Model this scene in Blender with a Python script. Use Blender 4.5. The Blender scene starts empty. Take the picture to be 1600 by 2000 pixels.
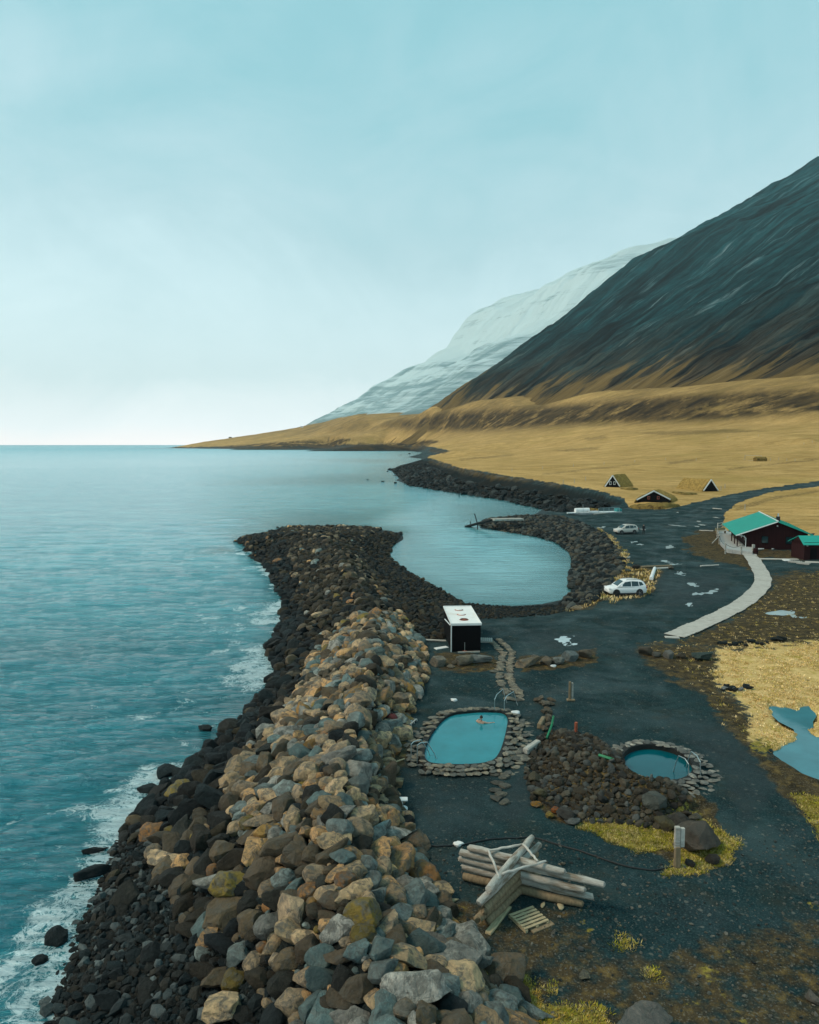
import bpy, math, random
import numpy as np
from mathutils import Vector, Matrix, Euler
from mathutils.geometry import delaunay_2d_cdt

# ------------------------------------------------------------------ camera, world, sun, exposure
S = bpy.context.scene
FPX, CX, CY, YH, H = 1450.0, 800.0, 1000.0, 867.0, 16.0     # survey of the photograph: focal px, centre, horizon, drone height
TH = math.atan((CY - YH) / FPX)
cam = bpy.data.cameras.new('camera'); camo = bpy.data.objects.new('camera', cam)
S.collection.objects.link(camo); S.camera = camo
camo.location = (0, 0, H); camo.rotation_euler = (math.pi / 2 - TH, 0, 0)
cam.sensor_fit = 'VERTICAL'; cam.sensor_height = 24; cam.lens = 24 * FPX / 2000
cam.clip_start = 0.5; cam.clip_end = 60000

SUN_EL, SUN_AZ = math.radians(50), math.radians(-98)          # azimuth from +Y, negative = to the left
W = bpy.data.worlds.new('World'); S.world = W; W.use_nodes = True
wn = W.node_tree; wn.nodes.clear()
def wnode(t, **k):
    n = wn.nodes.new(t)
    for a, b in k.items(): setattr(n, a, b)
    return n
sky = wnode('ShaderNodeTexSky', sky_type='NISHITA'); sky.sun_disc = False
sky.sun_elevation = SUN_EL; sky.sun_rotation = SUN_AZ; sky.air_density = 1.5; sky.dust_density = 4
skys = wnode('ShaderNodeVectorMath', operation='SCALE'); skys.inputs['Scale'].default_value = 0.08
wn.links.new(sky.outputs[0], skys.inputs[0])
tc = wnode('ShaderNodeTexCoord'); sep = wnode('ShaderNodeSeparateXYZ'); wn.links.new(tc.outputs['Generated'], sep.inputs[0])
wmap = wnode('ShaderNodeMapping'); wmap.inputs['Scale'].default_value = (1.0, 1.0, 1.35); wn.links.new(tc.outputs['Generated'], wmap.inputs[0])
cl = wnode('ShaderNodeTexNoise'); cl.inputs['Scale'].default_value = 1.5; cl.inputs['Detail'].default_value = 9; cl.inputs['Roughness'].default_value = .58; cl.inputs['Distortion'].default_value = .6
wn.links.new(wmap.outputs[0], cl.inputs['Vector'])
cm = wnode('ShaderNodeMapRange'); cm.inputs['From Min'].default_value = .35; cm.inputs['From Max'].default_value = .68; cm.inputs['To Min'].default_value = -.12; cm.inputs['To Max'].default_value = .12
c2 = wnode('ShaderNodeTexNoise'); c2.inputs['Scale'].default_value = 4.2; c2.inputs['Detail'].default_value = 8; c2.inputs['Roughness'].default_value = .62; c2.inputs['Distortion'].default_value = 1.0
wn.links.new(wmap.outputs[0], c2.inputs['Vector'])
cmx = wnode('ShaderNodeMath', operation='MULTIPLY_ADD'); cmx.inputs[1].default_value = .42; wn.links.new(c2.outputs['Fac'], cmx.inputs[0])
cms = wnode('ShaderNodeMath', operation='MULTIPLY'); cms.inputs[1].default_value = .58; wn.links.new(cl.outputs['Fac'], cms.inputs[0]); wn.links.new(cms.outputs[0], cmx.inputs[2])
wn.links.new(cmx.outputs[0], cm.inputs['Value'])
ad = wnode('ShaderNodeMath', operation='ADD'); wn.links.new(sep.outputs['Z'], ad.inputs[0])
ce = wnode('ShaderNodeMapRange'); ce.inputs['From Min'].default_value = .0; ce.inputs['From Max'].default_value = .28; ce.inputs['To Min'].default_value = .04
wn.links.new(sep.outputs['Z'], ce.inputs['Value'])
cx = wnode('ShaderNodeMath', operation='MULTIPLY'); wn.links.new(cm.outputs[0], cx.inputs[0]); wn.links.new(ce.outputs[0], cx.inputs[1]); wn.links.new(cx.outputs[0], ad.inputs[1])
ramp = wnode('ShaderNodeValToRGB'); cr = ramp.color_ramp
for i, (p, c) in enumerate([(0.0, (1.0, .99, .98)), (.022, (.84, .93, .95)), (.085, (.56, .735, .77)), (.30, (.355, .545, .585)), (.50, (.215, .455, .50)), (1.0, (.13, .33, .375))]):
    e = cr.elements[i] if i < 2 else cr.elements.new(p)
    e.position = p; e.color = (*c, 1)
wn.links.new(ad.outputs[0], ramp.inputs[0])
wm = wnode('ShaderNodeMix', data_type='RGBA'); wm.inputs['Factor'].default_value = .86
wn.links.new(skys.outputs[0], wm.inputs['A']); wn.links.new(ramp.outputs[0], wm.inputs['B'])
bg = wnode('ShaderNodeBackground'); bg.inputs['Strength'].default_value = 1.0
wo = wnode('ShaderNodeOutputWorld'); wn.links.new(wm.outputs['Result'], bg.inputs['Color']); wn.links.new(bg.outputs[0], wo.inputs[0])

sl = bpy.data.lights.new('sun', 'SUN'); so = bpy.data.objects.new('sun', sl); S.collection.objects.link(so)
sl.energy = 1.5; sl.angle = math.radians(14); sl.color = (1.0, .80, .58)
so.rotation_euler = Vector((-math.sin(SUN_AZ) * math.cos(SUN_EL), -math.cos(SUN_AZ) * math.cos(SUN_EL), -math.sin(SUN_EL))).to_track_quat('-Z', 'Y').to_euler()
S.view_settings.view_transform = 'Standard'; S.view_settings.look = 'None'; S.view_settings.exposure = 0.6; S.view_settings.gamma = 1
S.cycles.max_bounces = 5; S.cycles.volume_bounces = 0; S.cycles.use_denoising = True
S.cycles.caustics_reflective = False; S.cycles.caustics_refractive = False

# ------------------------------------------------------------------ small maths
def ray(x, y):
    a, d = (np.asarray(x, float) - CX) / FPX, (np.asarray(y, float) - CY) / FPX
    return a, math.cos(TH) - d * math.sin(TH), -math.sin(TH) - d * math.cos(TH)
def G(x, y, z=0.0):                     # photograph point -> point of the level z
    a, b, c = ray(x, y); t = (z - H) / c
    return np.array([t * a, t * b, z])
def PD(x, y, Y):                        # photograph point -> point at forward distance Y
    a, b, c = ray(x, y); t = Y / b
    return np.array([t * a, Y, H + t * c])
def proj(X, Y, Z):
    Zr = Z - H
    dz = Y * math.cos(TH) - Zr * math.sin(TH); up = Y * math.sin(TH) + Zr * math.cos(TH)
    return CX + FPX * X / dz, CY - FPX * up / dz
def hsh(ix, iy, iz, seed):
    h = (ix * 374761393 + iy * 668265263 + iz * 2147483647 + seed * 1274126177).astype(np.int64) & 0xffffffff
    h = ((h ^ (h >> 13)) * 1274126177) & 0xffffffff
    h = ((h ^ (h >> 15)) * 2246822519) & 0xffffffff
    return ((h ^ (h >> 16)) & 0xffffff) / float(0xffffff)
def vnoise(x, y, z=0.0, seed=0):
    x, y, z = np.broadcast_arrays(np.asarray(x, float), np.asarray(y, float), np.asarray(z, float))
    ix, iy, iz = np.floor(x).astype(np.int64), np.floor(y).astype(np.int64), np.floor(z).astype(np.int64)
    fx, fy, fz = x - ix, y - iy, z - iz
    fx, fy, fz = [f * f * (3 - 2 * f) for f in (fx, fy, fz)]
    r = 0
    for a in (0, 1):
        for b in (0, 1):
            for c in ((0, 1) if np.any(fz) else (0,)):
                r = r + hsh(ix + a, iy + b, iz + c, seed) * (fx if a else 1 - fx) * (fy if b else 1 - fy) * (fz if c else 1 - fz)
    return r * 2 - 1
def fbm(x, y, z=0.0, seed=0, o=4):
    r, a = 0, 1.0
    for i in range(o):
        s = 2.03 ** i
        r = r + a * vnoise(np.asarray(x) * s + i * 7.7, np.asarray(y) * s - i * 3.1, np.asarray(z) * s if np.any(z) else 0.0, seed + i); a *= .5
    return r
def sst(a, b, x):
    t = np.clip((x - a) / (b - a), 0, 1); return t * t * (3 - 2 * t)
def sdpoly(px, py, poly, margin=60):
    """signed distance to a polygon, negative inside, +margin far away"""
    P = np.array(poly, float); out = np.full(px.shape, float(margin))
    m = (px > P[:, 0].min() - margin) & (px < P[:, 0].max() + margin) & (py > P[:, 1].min() - margin) & (py < P[:, 1].max() + margin)
    x, y = px[m], py[m]; d = np.full(x.shape, 1e18); ins = np.zeros(x.shape, bool)
    for (x0, y0), (x1, y1) in zip(P, np.roll(P, -1, 0)):
        ex, ey = x1 - x0, y1 - y0; wx, wy = x - x0, y - y0
        t = np.clip((wx * ex + wy * ey) / (ex * ex + ey * ey + 1e-12), 0, 1)
        d = np.minimum(d, (wx - ex * t) ** 2 + (wy - ey * t) ** 2)
        c = (y0 > y) != (y1 > y)
        ins ^= c & (x < ex * (y - y0) / (ey if ey else 1e-12) + x0)
    out[m] = np.where(ins, -1, 1) * np.sqrt(d); return out

# ------------------------------------------------------------------ objects
C = S.collection
def setp(o, label=None, cat=None, group=None, kind=None):
    for k, v in (('label', label), ('category', cat), ('group', group), ('kind', kind)):
        if v: o[k] = v
    return o
def mesh_np(name, V, F, smooth=True, sharp=None):
    """F: one array of faces, all with the same corner count, or a list of such arrays"""
    me = bpy.data.meshes.new(name); V = np.asarray(V, np.float32)
    Fs = F if isinstance(F, list) else [F]
    Fs = [np.asarray(f, np.int32) for f in Fs if len(f)]
    me.vertices.add(len(V)); me.vertices.foreach_set('co', V.ravel())
    loops = np.concatenate([f.ravel() for f in Fs]); cnt = np.concatenate([np.full(len(f), f.shape[1], np.int32) for f in Fs])
    me.loops.add(len(loops)); me.loops.foreach_set('vertex_index', loops)
    me.polygons.add(len(cnt)); st = np.zeros(len(cnt), np.int32); st[1:] = np.cumsum(cnt)[:-1]
    me.polygons.foreach_set('loop_start', st)
    if smooth: me.polygons.foreach_set('use_smooth', np.ones(len(cnt), bool))
    me.update(calc_edges=True); me.validate()
    if smooth and sharp: me.set_sharp_from_angle(angle=math.radians(sharp))
    return me
def attr(me, name, vals, t='FLOAT'):
    a = me.attributes.new(name, t, 'POINT')
    vals = np.asarray(vals, np.float32)
    a.data.foreach_set('value' if t == 'FLOAT' else 'color', vals.ravel())
def link(name, me, mat=None, parent=None, loc=(0, 0, 0), rot=(0, 0, 0)):
    o = bpy.data.objects.new(name, me); C.objects.link(o)
    if mat and not me.materials: me.materials.append(mat)
    o.location = loc; o.rotation_euler = rot
    if parent: o.parent = parent
    return o
def empty(name, loc, label, cat, group=None, rz=0.0):
    o = bpy.data.objects.new(name, None); C.objects.link(o); o.location = tuple(float(v) for v in loc); o.rotation_euler = (0, 0, rz)
    o.empty_display_size = .3
    return setp(o, label, cat, group)
class MB:
    """collects primitives into one mesh"""
    def __init__(s): s.v, s.f = [], []
    def add(s, v, f):
        n = len(s.v); s.v += [tuple(map(float, p)) for p in v]; s.f += [tuple(i + n for i in q) for q in f]; return s
    def box(s, c, d, rz=0.0, m=None, taper=1.0):
        x, y, z = [k / 2 for k in d]
        v = [Vector((sx * x * (taper if sz > 0 else 1), sy * y * (taper if sz > 0 else 1), sz * z)) for sz in (-1, 1) for sy in (-1, 1) for sx in (-1, 1)]
        M = m or Matrix.Rotation(rz, 3, 'Z'); c = Vector([float(k) for k in c])
        return s.add([M @ p + c for p in v], [(0, 2, 3, 1), (4, 5, 7, 6), (0, 1, 5, 4), (2, 6, 7, 3), (0, 4, 6, 2), (1, 3, 7, 5)])
    def beam(s, a, b, w, h):
        a, b = Vector([float(k) for k in a]), Vector([float(k) for k in b]); d = b - a
        q = d.to_track_quat('X', 'Z').to_matrix()
        return s.box((a + b) / 2, (d.length, w, h), m=q)
    def tube(s, pts, r, n=8, caps=True, jit=0, rnd=None):
        pts = [Vector([float(k) for k in p]) for p in pts]; rs = r if isinstance(r, (list, tuple)) else [r] * len(pts)
        v = []; prev = None
        for i, p in enumerate(pts):
            d = (pts[min(i + 1, len(pts) - 1)] - pts[max(i - 1, 0)]).normalized()
            if prev is None:
                u = d.orthogonal().normalized()
            else:
                u = (prev - d * prev.dot(d)).normalized()
            prev = u; w = d.cross(u)
            for k in range(n):
                a = 2 * math.pi * k / n; rr = rs[i] * (1 + (rnd.uniform(-jit, jit) if jit else 0))
                v.append(p + (u * math.cos(a) + w * math.sin(a)) * rr)
        f = [(i * n + k, i * n + (k + 1) % n, (i + 1) * n + (k + 1) % n, (i + 1) * n + k) for i in range(len(pts) - 1) for k in range(n)]
        if caps: f += [tuple(range(n))[::-1], tuple((len(pts) - 1) * n + k for k in range(n))]
        return s.add(v, f)
    def lathe(s, prof, n=16, c=(0, 0, 0), axis='Z'):
        v = []
        for r, z in prof:
            for k in range(n):
                a = 2 * math.pi * k / n; p = (r * math.cos(a), r * math.sin(a), z)
                if axis == 'Y': p = (p[0], p[2], p[1])
                if axis == 'X': p = (p[2], p[0], p[1])
                v.append(tuple(p[i] + c[i] for i in range(3)))
        f = [(i * n + k, i * n + (k + 1) % n, (i + 1) * n + (k + 1) % n, (i + 1) * n + k) for i in range(len(prof) - 1) for k in range(n)]
        f += [tuple(range(n))[::-1], tuple((len(prof) - 1) * n + k for k in range(n))]
        return s.add(v, f)
    def build(s, name, mat, parent=None, loc=(0, 0, 0), rot=(0, 0, 0), sharp=35, bevel=0, label=None):
        me = bpy.data.meshes.new(name); me.from_pydata(s.v, [], s.f); me.validate(); me.update()
        if sharp:
            me.polygons.foreach_set('use_smooth', np.ones(len(me.polygons), bool)); me.set_sharp_from_angle(angle=math.radians(sharp))
        o = link(name, me, mat, parent, loc, rot)
        if bevel:
            b = o.modifiers.new('edge', 'BEVEL'); b.width = bevel; b.segments = 1
        if label: o['label'] = label
        return o

# ------------------------------------------------------------------ material nodes
class NT:
    def __init__(s, name):
        s.m = bpy.data.materials.new(name); s.m.use_nodes = True; s.t = s.m.node_tree; s.t.nodes.clear()
        s.out = s.t.nodes.new('ShaderNodeOutputMaterial')
    def n(s, t, _ins=None, **k):
        nd = s.t.nodes.new('ShaderNode' + t)
        for a, b in k.items(): setattr(nd, a, b)
        for a, b in (_ins or {}).items():
            i = nd.inputs[a]
            if isinstance(b, bpy.types.NodeSocket): s.t.links.new(b, i)
            else: i.default_value = b
        return nd
    def obj(s): return s.n('TexCoord').outputs['Object']
    def pos(s): return s.n('NewGeometry').outputs['Position']
    def map(s, v, scale=(1, 1, 1), rot=(0, 0, 0), loc=(0, 0, 0)): return s.n('Mapping', {'Vector': v, 'Scale': scale, 'Rotation': rot, 'Location': loc}).outputs[0]
    def noise(s, v, sc, det=4, ro=.55, dist=0): return s.n('TexNoise', {'Vector': v, 'Scale': sc, 'Detail': det, 'Roughness': ro, 'Distortion': dist}).outputs['Fac']
    def vor(s, v, sc, feature='F1', out='Distance'):
        return s.n('TexVoronoi', {'Vector': v, 'Scale': sc}, feature=feature).outputs[out]
    def rng(s, v, a, b, c=0.0, d=1.0, smooth=False):
        return s.n('MapRange', {'Value': v, 'From Min': a, 'From Max': b, 'To Min': c, 'To Max': d}, interpolation_type='SMOOTHSTEP' if smooth else 'LINEAR').outputs[0]
    def math(s, op, a, b=0.0, c=None):
        nd = s.n('Math', {0: a, 1: b}, operation=op)
        if c is not None: nd.inputs[2].default_value = c
        return nd.outputs[0]
    def mix(s, f, a, b, mode='MIX'):
        nd = s.n('Mix', data_type='RGBA', blend_type=mode)
        for k, v in (('Factor', f), ('A', a), ('B', b)):
            if isinstance(v, bpy.types.NodeSocket): s.t.links.new(v, nd.inputs[k])
            else: nd.inputs[k].default_value = (*v, 1) if isinstance(v, tuple) and len(v) == 3 else v
        return nd.outputs['Result']
    def att(s, name, out='Fac'): return s.n('Attribute', attribute_name=name).outputs[out]
    def bump(s, h, strength=.5, dist=.05, normal=None):
        d = {'Height': h, 'Strength': strength, 'Distance': dist}
        if normal: d['Normal'] = normal
        return s.n('Bump', d).outputs[0]
    def bsdf(s, **k):
        d = {}
        for a, b in k.items():
            a = a.replace('_', ' ')
            d[a] = (*b, 1) if isinstance(b, tuple) and len(b) == 3 else b
        p = s.n('BsdfPrincipled', d); s.t.links.new(p.outputs[0], s.out.inputs[0]); return s.m
def c3(c, k=1.0): return tuple(min(1, v * k) for v in c)
def simple(name, c, rough=.75, metal=0.0, var=.35, sc=3.0, bump=.25, bd=.01, stretch=(1, 1, 1), stain=None, spec=.4):
    t = NT(name); v = t.map(t.obj(), stretch)
    a = t.noise(v, sc, 6, .6); b = t.noise(v, sc * 7, 3, .6)
    col = t.mix(t.rng(a, .3, .7), c3(c, 1 - var), c3(c, 1 + var)); col = t.mix(t.rng(b, .35, .75, 0, .45), col, c3(c, 1 - var * 1.3))
    if stain: col = t.mix(t.rng(t.noise(v, sc * .6, 5, .65), .52, .68), col, stain)
    return t.bsdf(Base_Color=col, Roughness=rough, Metallic=metal, Normal=t.bump(b, bump, bd), Specular_IOR_Level=spec)

def rock_mat(name, tint_socket, per_object, rough=.82):
    t = NT(name)
    if per_object:
        oi = t.n('ObjectInfo'); v = t.n('VectorMath', {0: t.obj(), 1: t.n('VectorMath', {0: oi.outputs['Location']}, operation='SCALE').outputs[0]}, operation='ADD')
        sc = v.inputs[1].links[0].from_node; sc.inputs['Scale'].default_value = 3.7; v = v.outputs[0]; tint = oi.outputs['Color']
        k = 1.0
    else:
        v = t.pos(); tint = t.att(tint_socket, 'Color'); k = 1.3
    big = t.noise(v, 1.1 * k, 6, .62, .4); mid = t.noise(v, 4.5 * k, 6, .65); fine = t.noise(v, 24 * k, 3, .7); crack = t.vor(v, 1.6 * k, 'DISTANCE_TO_EDGE')
    col = t.mix(t.rng(big, .3, .7), t.mix(1.0, tint, (.48, .50, .52), 'MULTIPLY'), t.mix(1.0, tint, (1.28, 1.22, 1.16), 'MULTIPLY'))
    col = t.mix(t.rng(mid, .42, .72, 0, .6), col, t.mix(1.0, tint, (.45, .46, .47), 'MULTIPLY'))
    col = t.mix(t.rng(t.noise(v, 2.3 * k, 8, .75), .60, .72, 0, .6), col, t.mix(1.0, tint, (1.75, 1.5, 1.2), 'MULTIPLY'))
    col = t.mix(t.rng(fine, .62, .78, 0, .5), col, t.mix(1.0, tint, (1.9, 1.9, 1.85), 'MULTIPLY'))
    lum = t.n('SeparateColor', {0: tint}).outputs[0]
    gm = t.math('MULTIPLY', t.rng(t.noise(v, 1.7 * k, 7, .7, .8), .46, .58, 0, .8), t.rng(lum, .05, .2))
    col = t.mix(gm, col, t.mix(t.rng(mid, .35, .65), (.04, .041, .037), (.16, .165, .145)))
    h = t.math('ADD', t.math('MULTIPLY', mid, .9), t.math('MULTIPLY', fine, .35))
    h = t.math('ADD', h, t.rng(crack, 0, .03, -.12, 0))
    return t.bsdf(Base_Color=col, Roughness=t.rng(mid, .3, .7, rough - .15, rough + .1), Normal=t.bump(h, 1.0, .17), Specular_IOR_Level=.3)

# ------------------------------------------------------------------ terrain survey: break lines (photo x, photo y, height) or (.., distance) for far ones
def L(z, *pts): return [G(x, y, z) for x, y in pts]
def LZ(*pts): return [G(x, y, z) for x, y, z in pts]
def LD(*pts): return [PD(x, y, d) for x, y, d in pts]
WATER_OUT = [(560, 1035), (480, 1050), (435, 1070), (470, 1080), (515, 1103), (535, 1135), (562, 1170), (548, 1220), (522, 1270), (538, 1310), (525, 1345), (488, 1388),
             (430, 1440), (388, 1485), (325, 1535), (268, 1592), (222, 1655), (200, 1705), (172, 1765), (138, 1850), (112, 1925), (88, 1995), (50, 2090), (-20, 2260), (-160, 2600)]
HARB = [(1082, 995), (1045, 1005), (1000, 1011), (955, 1017), (912, 1029), (960, 1034), (1000, 1042), (1050, 1050), (1090, 1062), (1113, 1080), (1118, 1100), (1113, 1130), (1118, 1158), (1103, 1172),
        (1060, 1180), (1000, 1183), (940, 1185), (900, 1176), (870, 1160), (840, 1141), (800, 1122), (772, 1105), (757, 1085), (766, 1066), (790, 1053), (786, 1043), (760, 1036), (720, 1030), (640, 1027)]
lines = [
    L(-2, *WATER_OUT), L(-2, *HARB),
    L(-2, (335, 875), (420, 876.4), (540, 877.3), (640, 877), (656, 879), (740, 878.6), (800, 880), (830, 884), (812, 890), (798, 892.5), (826, 896), (830, 902), (790, 907), (762, 917), (775, 928), (780, 940), (800, 948), (850, 957), (900, 963), (960, 973), (1010, 984), (1060, 995)),
    # under water
    L(-4.5, *[(x - 40 - (y - 1000) * .05, y) for x, y in WATER_OUT[2:]]),
    LZ((300, 1100, -7), (100, 1300, -7), (-500, 1300, -8), (-300, 1700, -7), (-700, 2200, -7), (-500, 1000, -8), (500, 1000, -7), (700, 980, -7), (850, 1000, -6), (950, 990, -4.5), (1000, 996, -3.5), (600, 930, -8), (300, 900, -8), (-500, 900, -8), (700, 900, -7), (-500, 876, -8), (100, 874, -8)),
    LZ((930, 1080, -5), (1000, 1120, -5), (900, 1120, -5), (860, 1080, -5), (1050, 1090, -5), (1000, 1070, -4.5), (900, 1050, -5), (1060, 1140, -4.5), (950, 1150, -4.5), (850, 1050, -5), (930, 1173, -3.2), (1000, 1171, -3.2), (1050, 1169, -3.2), (1085, 1160, -3.2), (880, 1150, -3.2), (820, 1110, -3.5)),
    # breakwater crest and landward foot
    LZ((930, 2250, 1.6), (850, 2080, 1.7), (790, 1960, 1.8), (725, 1850, 2.1), (675, 1730, 2.3), (655, 1600, 2.4), (665, 1490, 2.4), (700, 1390, 2.4), (728, 1290, 2.2), (722, 1210, 1.9), (690, 1130, 1.5), (655, 1075, 1.4), (625, 1048, 1.3), (590, 1040, 1.0)),
    LZ((660, 1045, .8), (700, 1042, .0), (740, 1042, -.6)), LZ((490, 1055, -.4), (530, 1046, .3)),
    LZ((1180, 2260, 0), (1110, 2100, 0), (1055, 2010, 0), (990, 1915, 0), (905, 1845, 0), (850, 1750, 0), (805, 1650, 0), (775, 1560, 0), (757, 1480, 0), (792, 1400, 0), (832, 1310, 0), (820, 1240, -.3), (785, 1200, -.5), (745, 1150, -.8), (722, 1112, -1), (712, 1080, -1.1)),
    # seaward foot: beach at the bottom left
    LZ((560, 2260, -.6), (500, 2090, -.5), (440, 1960, -.5), (400, 1850, -.5), (370, 1750, -.6), (350, 1660, -.7), (380, 1580, -.8)),
    LZ((300, 2250, -1.3), (260, 2050, -1.2), (240, 1900, -1.3), (240, 1780, -1.4)),
    # quay and car park
    LZ((890, 1188, -1.2), (940, 1200, -.8), (1000, 1200, -.7), (1060, 1197, -.7), (1120, 1188, -.6)), LZ((880, 1215, -.2), (940, 1225, 0), (1000, 1220, 0), (1060, 1215, 0), (1130, 1200, 0)),
    LZ((1150, 1180, .0), (1185, 1150, .2), (1205, 1125, .3), (1218, 1100, .2), (1205, 1070, .2), (1185, 1050, .1), (1150, 1030, .0), (1110, 1015, -.2), (1060, 1014, -.4), (1000, 1019, -.9), (950, 1024, -1.2)),
    LZ((1200, 1180, 0), (1250, 1100, 0), (1240, 1050, 0), (1200, 1020, 0), (1130, 1008, 0), (1100, 1000, .2), (1150, 992, .4), (1210, 990, .6), (1260, 998, .6), (1330, 1000, .8)),
    # near field and slope
    LZ((838, 893, 5), (860, 900, 5), (900, 913, 5), (960, 925, 5), (1000, 929, 4.5), (1060, 937, 4), (1100, 945, 4), (1150, 955, 3.5), (1200, 967, 3)),
    LZ((838, 902, 1.5), (860, 912, 1.5), (900, 930, 1.5), (960, 945, 1.5), (1000, 951, 1.5), (1060, 959, 1.5), (1100, 966, 1.2), (1150, 976, 1.0), (1195, 986, .9)),
    LZ((1230, 978, 2), (1276, 982, 2), (1320, 985, 1.4), (1400, 972, 1.8), (1500, 955, 2.4), (1600, 941, 3), (1900, 905, 4), (1240, 955, 3), (1300, 950, 3), (1390, 960, 2.4)),
    LZ((1400, 1040, .6), (1420, 1010, 1), (1500, 1020, 1.6), (1600, 1030, 1.8), (1900, 1040, 2), (1480, 1090, .2), (1560, 1080, .5), (1600, 1085, .5), (1900, 1090, .6), (1500, 975, 2), (1600, 960, 2.6)),
    LZ((1300, 1080, 0), (1400, 1120, 0), (1500, 1140, 0), (1300, 1200, 0), (1500, 1220, 0), (1700, 1300, 0), (2200, 1300, 0), (1400, 1350, 0), (1600, 1440, -.1), (1300, 1400, 0), (1200, 1300, 0), (1000, 1300, 0), (900, 1340, 0), (1500, 1600, 0), (2200, 1700, .2), (1200, 1800, 0), (1400, 1900, 0), (1800, 2100, 0), (2600, 2300, 0), (1300, 2200, 0), (1000, 1650, 0), (1100, 1380, 0), (1700, 1150, .2), (2300, 1100, .6)),
    LD((1200, 900, 440), (1000, 900, 520), (1000, 880, 900), (1200, 860, 700), (1200, 838, 900), (1600, 900, 351), (1600, 860, 480), (1600, 825, 640), (1000, 850, 1150), (880, 862, 1300), (1400, 880, 470), (1400, 845, 640), (1900, 870, 330), (2300, 820, 380), (900, 880, 800), (875, 882, 900), (840, 877, 1150)),
    LD((430, 871, 3100), (540, 865, 2650), (650, 859, 2350), (678, 858, 2300)), LD((690, 868, 2120), (760, 866, 2080), (840, 861, 1900), (850, 872, 1500)),
    LD((335, 874, 3400), (400, 862, 3600), (480, 851, 3600), (560, 838, 3650), (640, 822, 3700), (700, 806, 3800)),
    LD((700, 845, 2550), (600, 852, 2900), (780, 840, 2400)),
    LD((750, 831, 2500), (860, 840, 2000), (950, 840, 1600), (1131, 828, 1150), (1381, 819, 850), (1600, 800, 700), (2100, 770, 560), (2500, 740, 450)),
    LD((750, 822, 2600), (850, 806, 2150), (1069, 794, 1480), (1287, 775, 1060), (1600, 759, 800), (2100, 735, 640), (2500, 700, 510)),
    # rubble mound between the two pools
    LZ((1085, 1428, .5), (1110, 1440, .9), (1160, 1460, 1.15), (1215, 1490, 1.2), (1270, 1518, 1.15), (1325, 1545, .8)),
    LZ((1075, 1470, .55), (1120, 1510, .6), (1200, 1545, .6), (1280, 1570, .5)),
    LZ((1070, 1425, 0), (1150, 1432, 0.05), (1200, 1452, 0.05)), LZ((1028, 1500, 0), (1040, 1560, 0), (1110, 1602, 0), (1210, 1625, 0), (1320, 1640, 0), (1360, 1560, 0)),
]
BASE = [(700, 806, 2900), (840, 785, 2250), (920, 775, 2000), (1000, 766, 1800), (1150, 755, 1400), (1350, 738, 1100), (1600, 712, 900), (2100, 680, 720), (2700, 640, 560)]
bp = np.array(LD(*BASE))
tp = []
for l in lines:
    for a, b in zip(l[:-1], l[1:]):
        n = max(1, int(np.linalg.norm(a[:2] - b[:2]) / max(.8, .035 * a[1])))
        n = min(n, 14)
        same = np.linalg.norm(a[:2] - b[:2]) < .5 * max(a[1], b[1])
        for k in range(n if same else 1): tp.append(a + (b - a) * k / n)
    tp.append(l[-1])
tp += [p - np.array([0, 0, 12.]) for p in bp] + [p + np.array([500, 60, 40.]) for p in bp] + [np.array(q, float) for q in ((-40, 6, -7), (40, 6, 0), (0, 6, .5), (-12, 6, -1), (-300, 1400, -8), (-300, 1800, -7), (-600, 2200, -7), (-1500, 2600, -8), (-120, 1300, -6), (-60, 1600, -5), (-1500, 1800, -9), (-2500, 3500, -9), (-1230, 3420, -6), (-1400, 4280, -9), (-1120, 4290, -6), (-1300, 3900, -9), (-1060, 3600, -4), (-9000, 4200, -9), (-2500, 1500, -9), (-900, 4300, -3), (600, 4300, 60), (3000, 4300, 60))]
tp = np.array(tp)
_, ui = np.unique(np.round(tp[:, :2], 2), axis=0, return_index=True); tp = tp[ui]
vo, eo, fo, ov, oe, of_ = delaunay_2d_cdt([Vector((p[0], p[1])) for p in tp], [], [], 0, 1e-4)
TV = np.array([(v.x, v.y) for v in vo]); TZ = np.array([tp[o[0], 2] if o else 0 for o in ov])
TF = [f for f in fo]

KX0, KX1, NK = -0.95, 0.98, 820
kk = np.linspace(KX0, KX1, NK)
Yn = 1 / np.linspace(1 / 9.0, 1 / 150.0, 900); Yf = np.geomspace(150, 4200, 300)[1:]
YR = np.concatenate([Yn, Yf]); NR = len(YR)
GX = kk[None, :] * YR[:, None]; GY = np.repeat(YR[:, None], NK, 1)
GZ = np.full(GX.shape, np.nan)
for f in TF:
    p = TV[list(f)]; z = TZ[list(f)]
    r0, r1 = np.searchsorted(YR, p[:, 1].min() - .01), np.searchsorted(YR, p[:, 1].max() + .01)
    if r1 <= r0: continue
    X, Y = GX[r0:r1], GY[r0:r1]
    d = (p[1, 1] - p[2, 1]) * (p[0, 0] - p[2, 0]) + (p[2, 0] - p[1, 0]) * (p[0, 1] - p[2, 1])
    if abs(d) < 1e-9: continue
    a = ((p[1, 1] - p[2, 1]) * (X - p[2, 0]) + (p[2, 0] - p[1, 0]) * (Y - p[2, 1])) / d
    b = ((p[2, 1] - p[0, 1]) * (X - p[2, 0]) + (p[0, 0] - p[2, 0]) * (Y - p[2, 1])) / d
    c = 1 - a - b; m = (a >= -1e-6) & (b >= -1e-6) & (c >= -1e-6)
    sub = GZ[r0:r1]; sub[m] = (a * z[0] + b * z[1] + c * z[2])[m]
bad = np.isnan(GZ); GZ[bad] = -9
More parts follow.
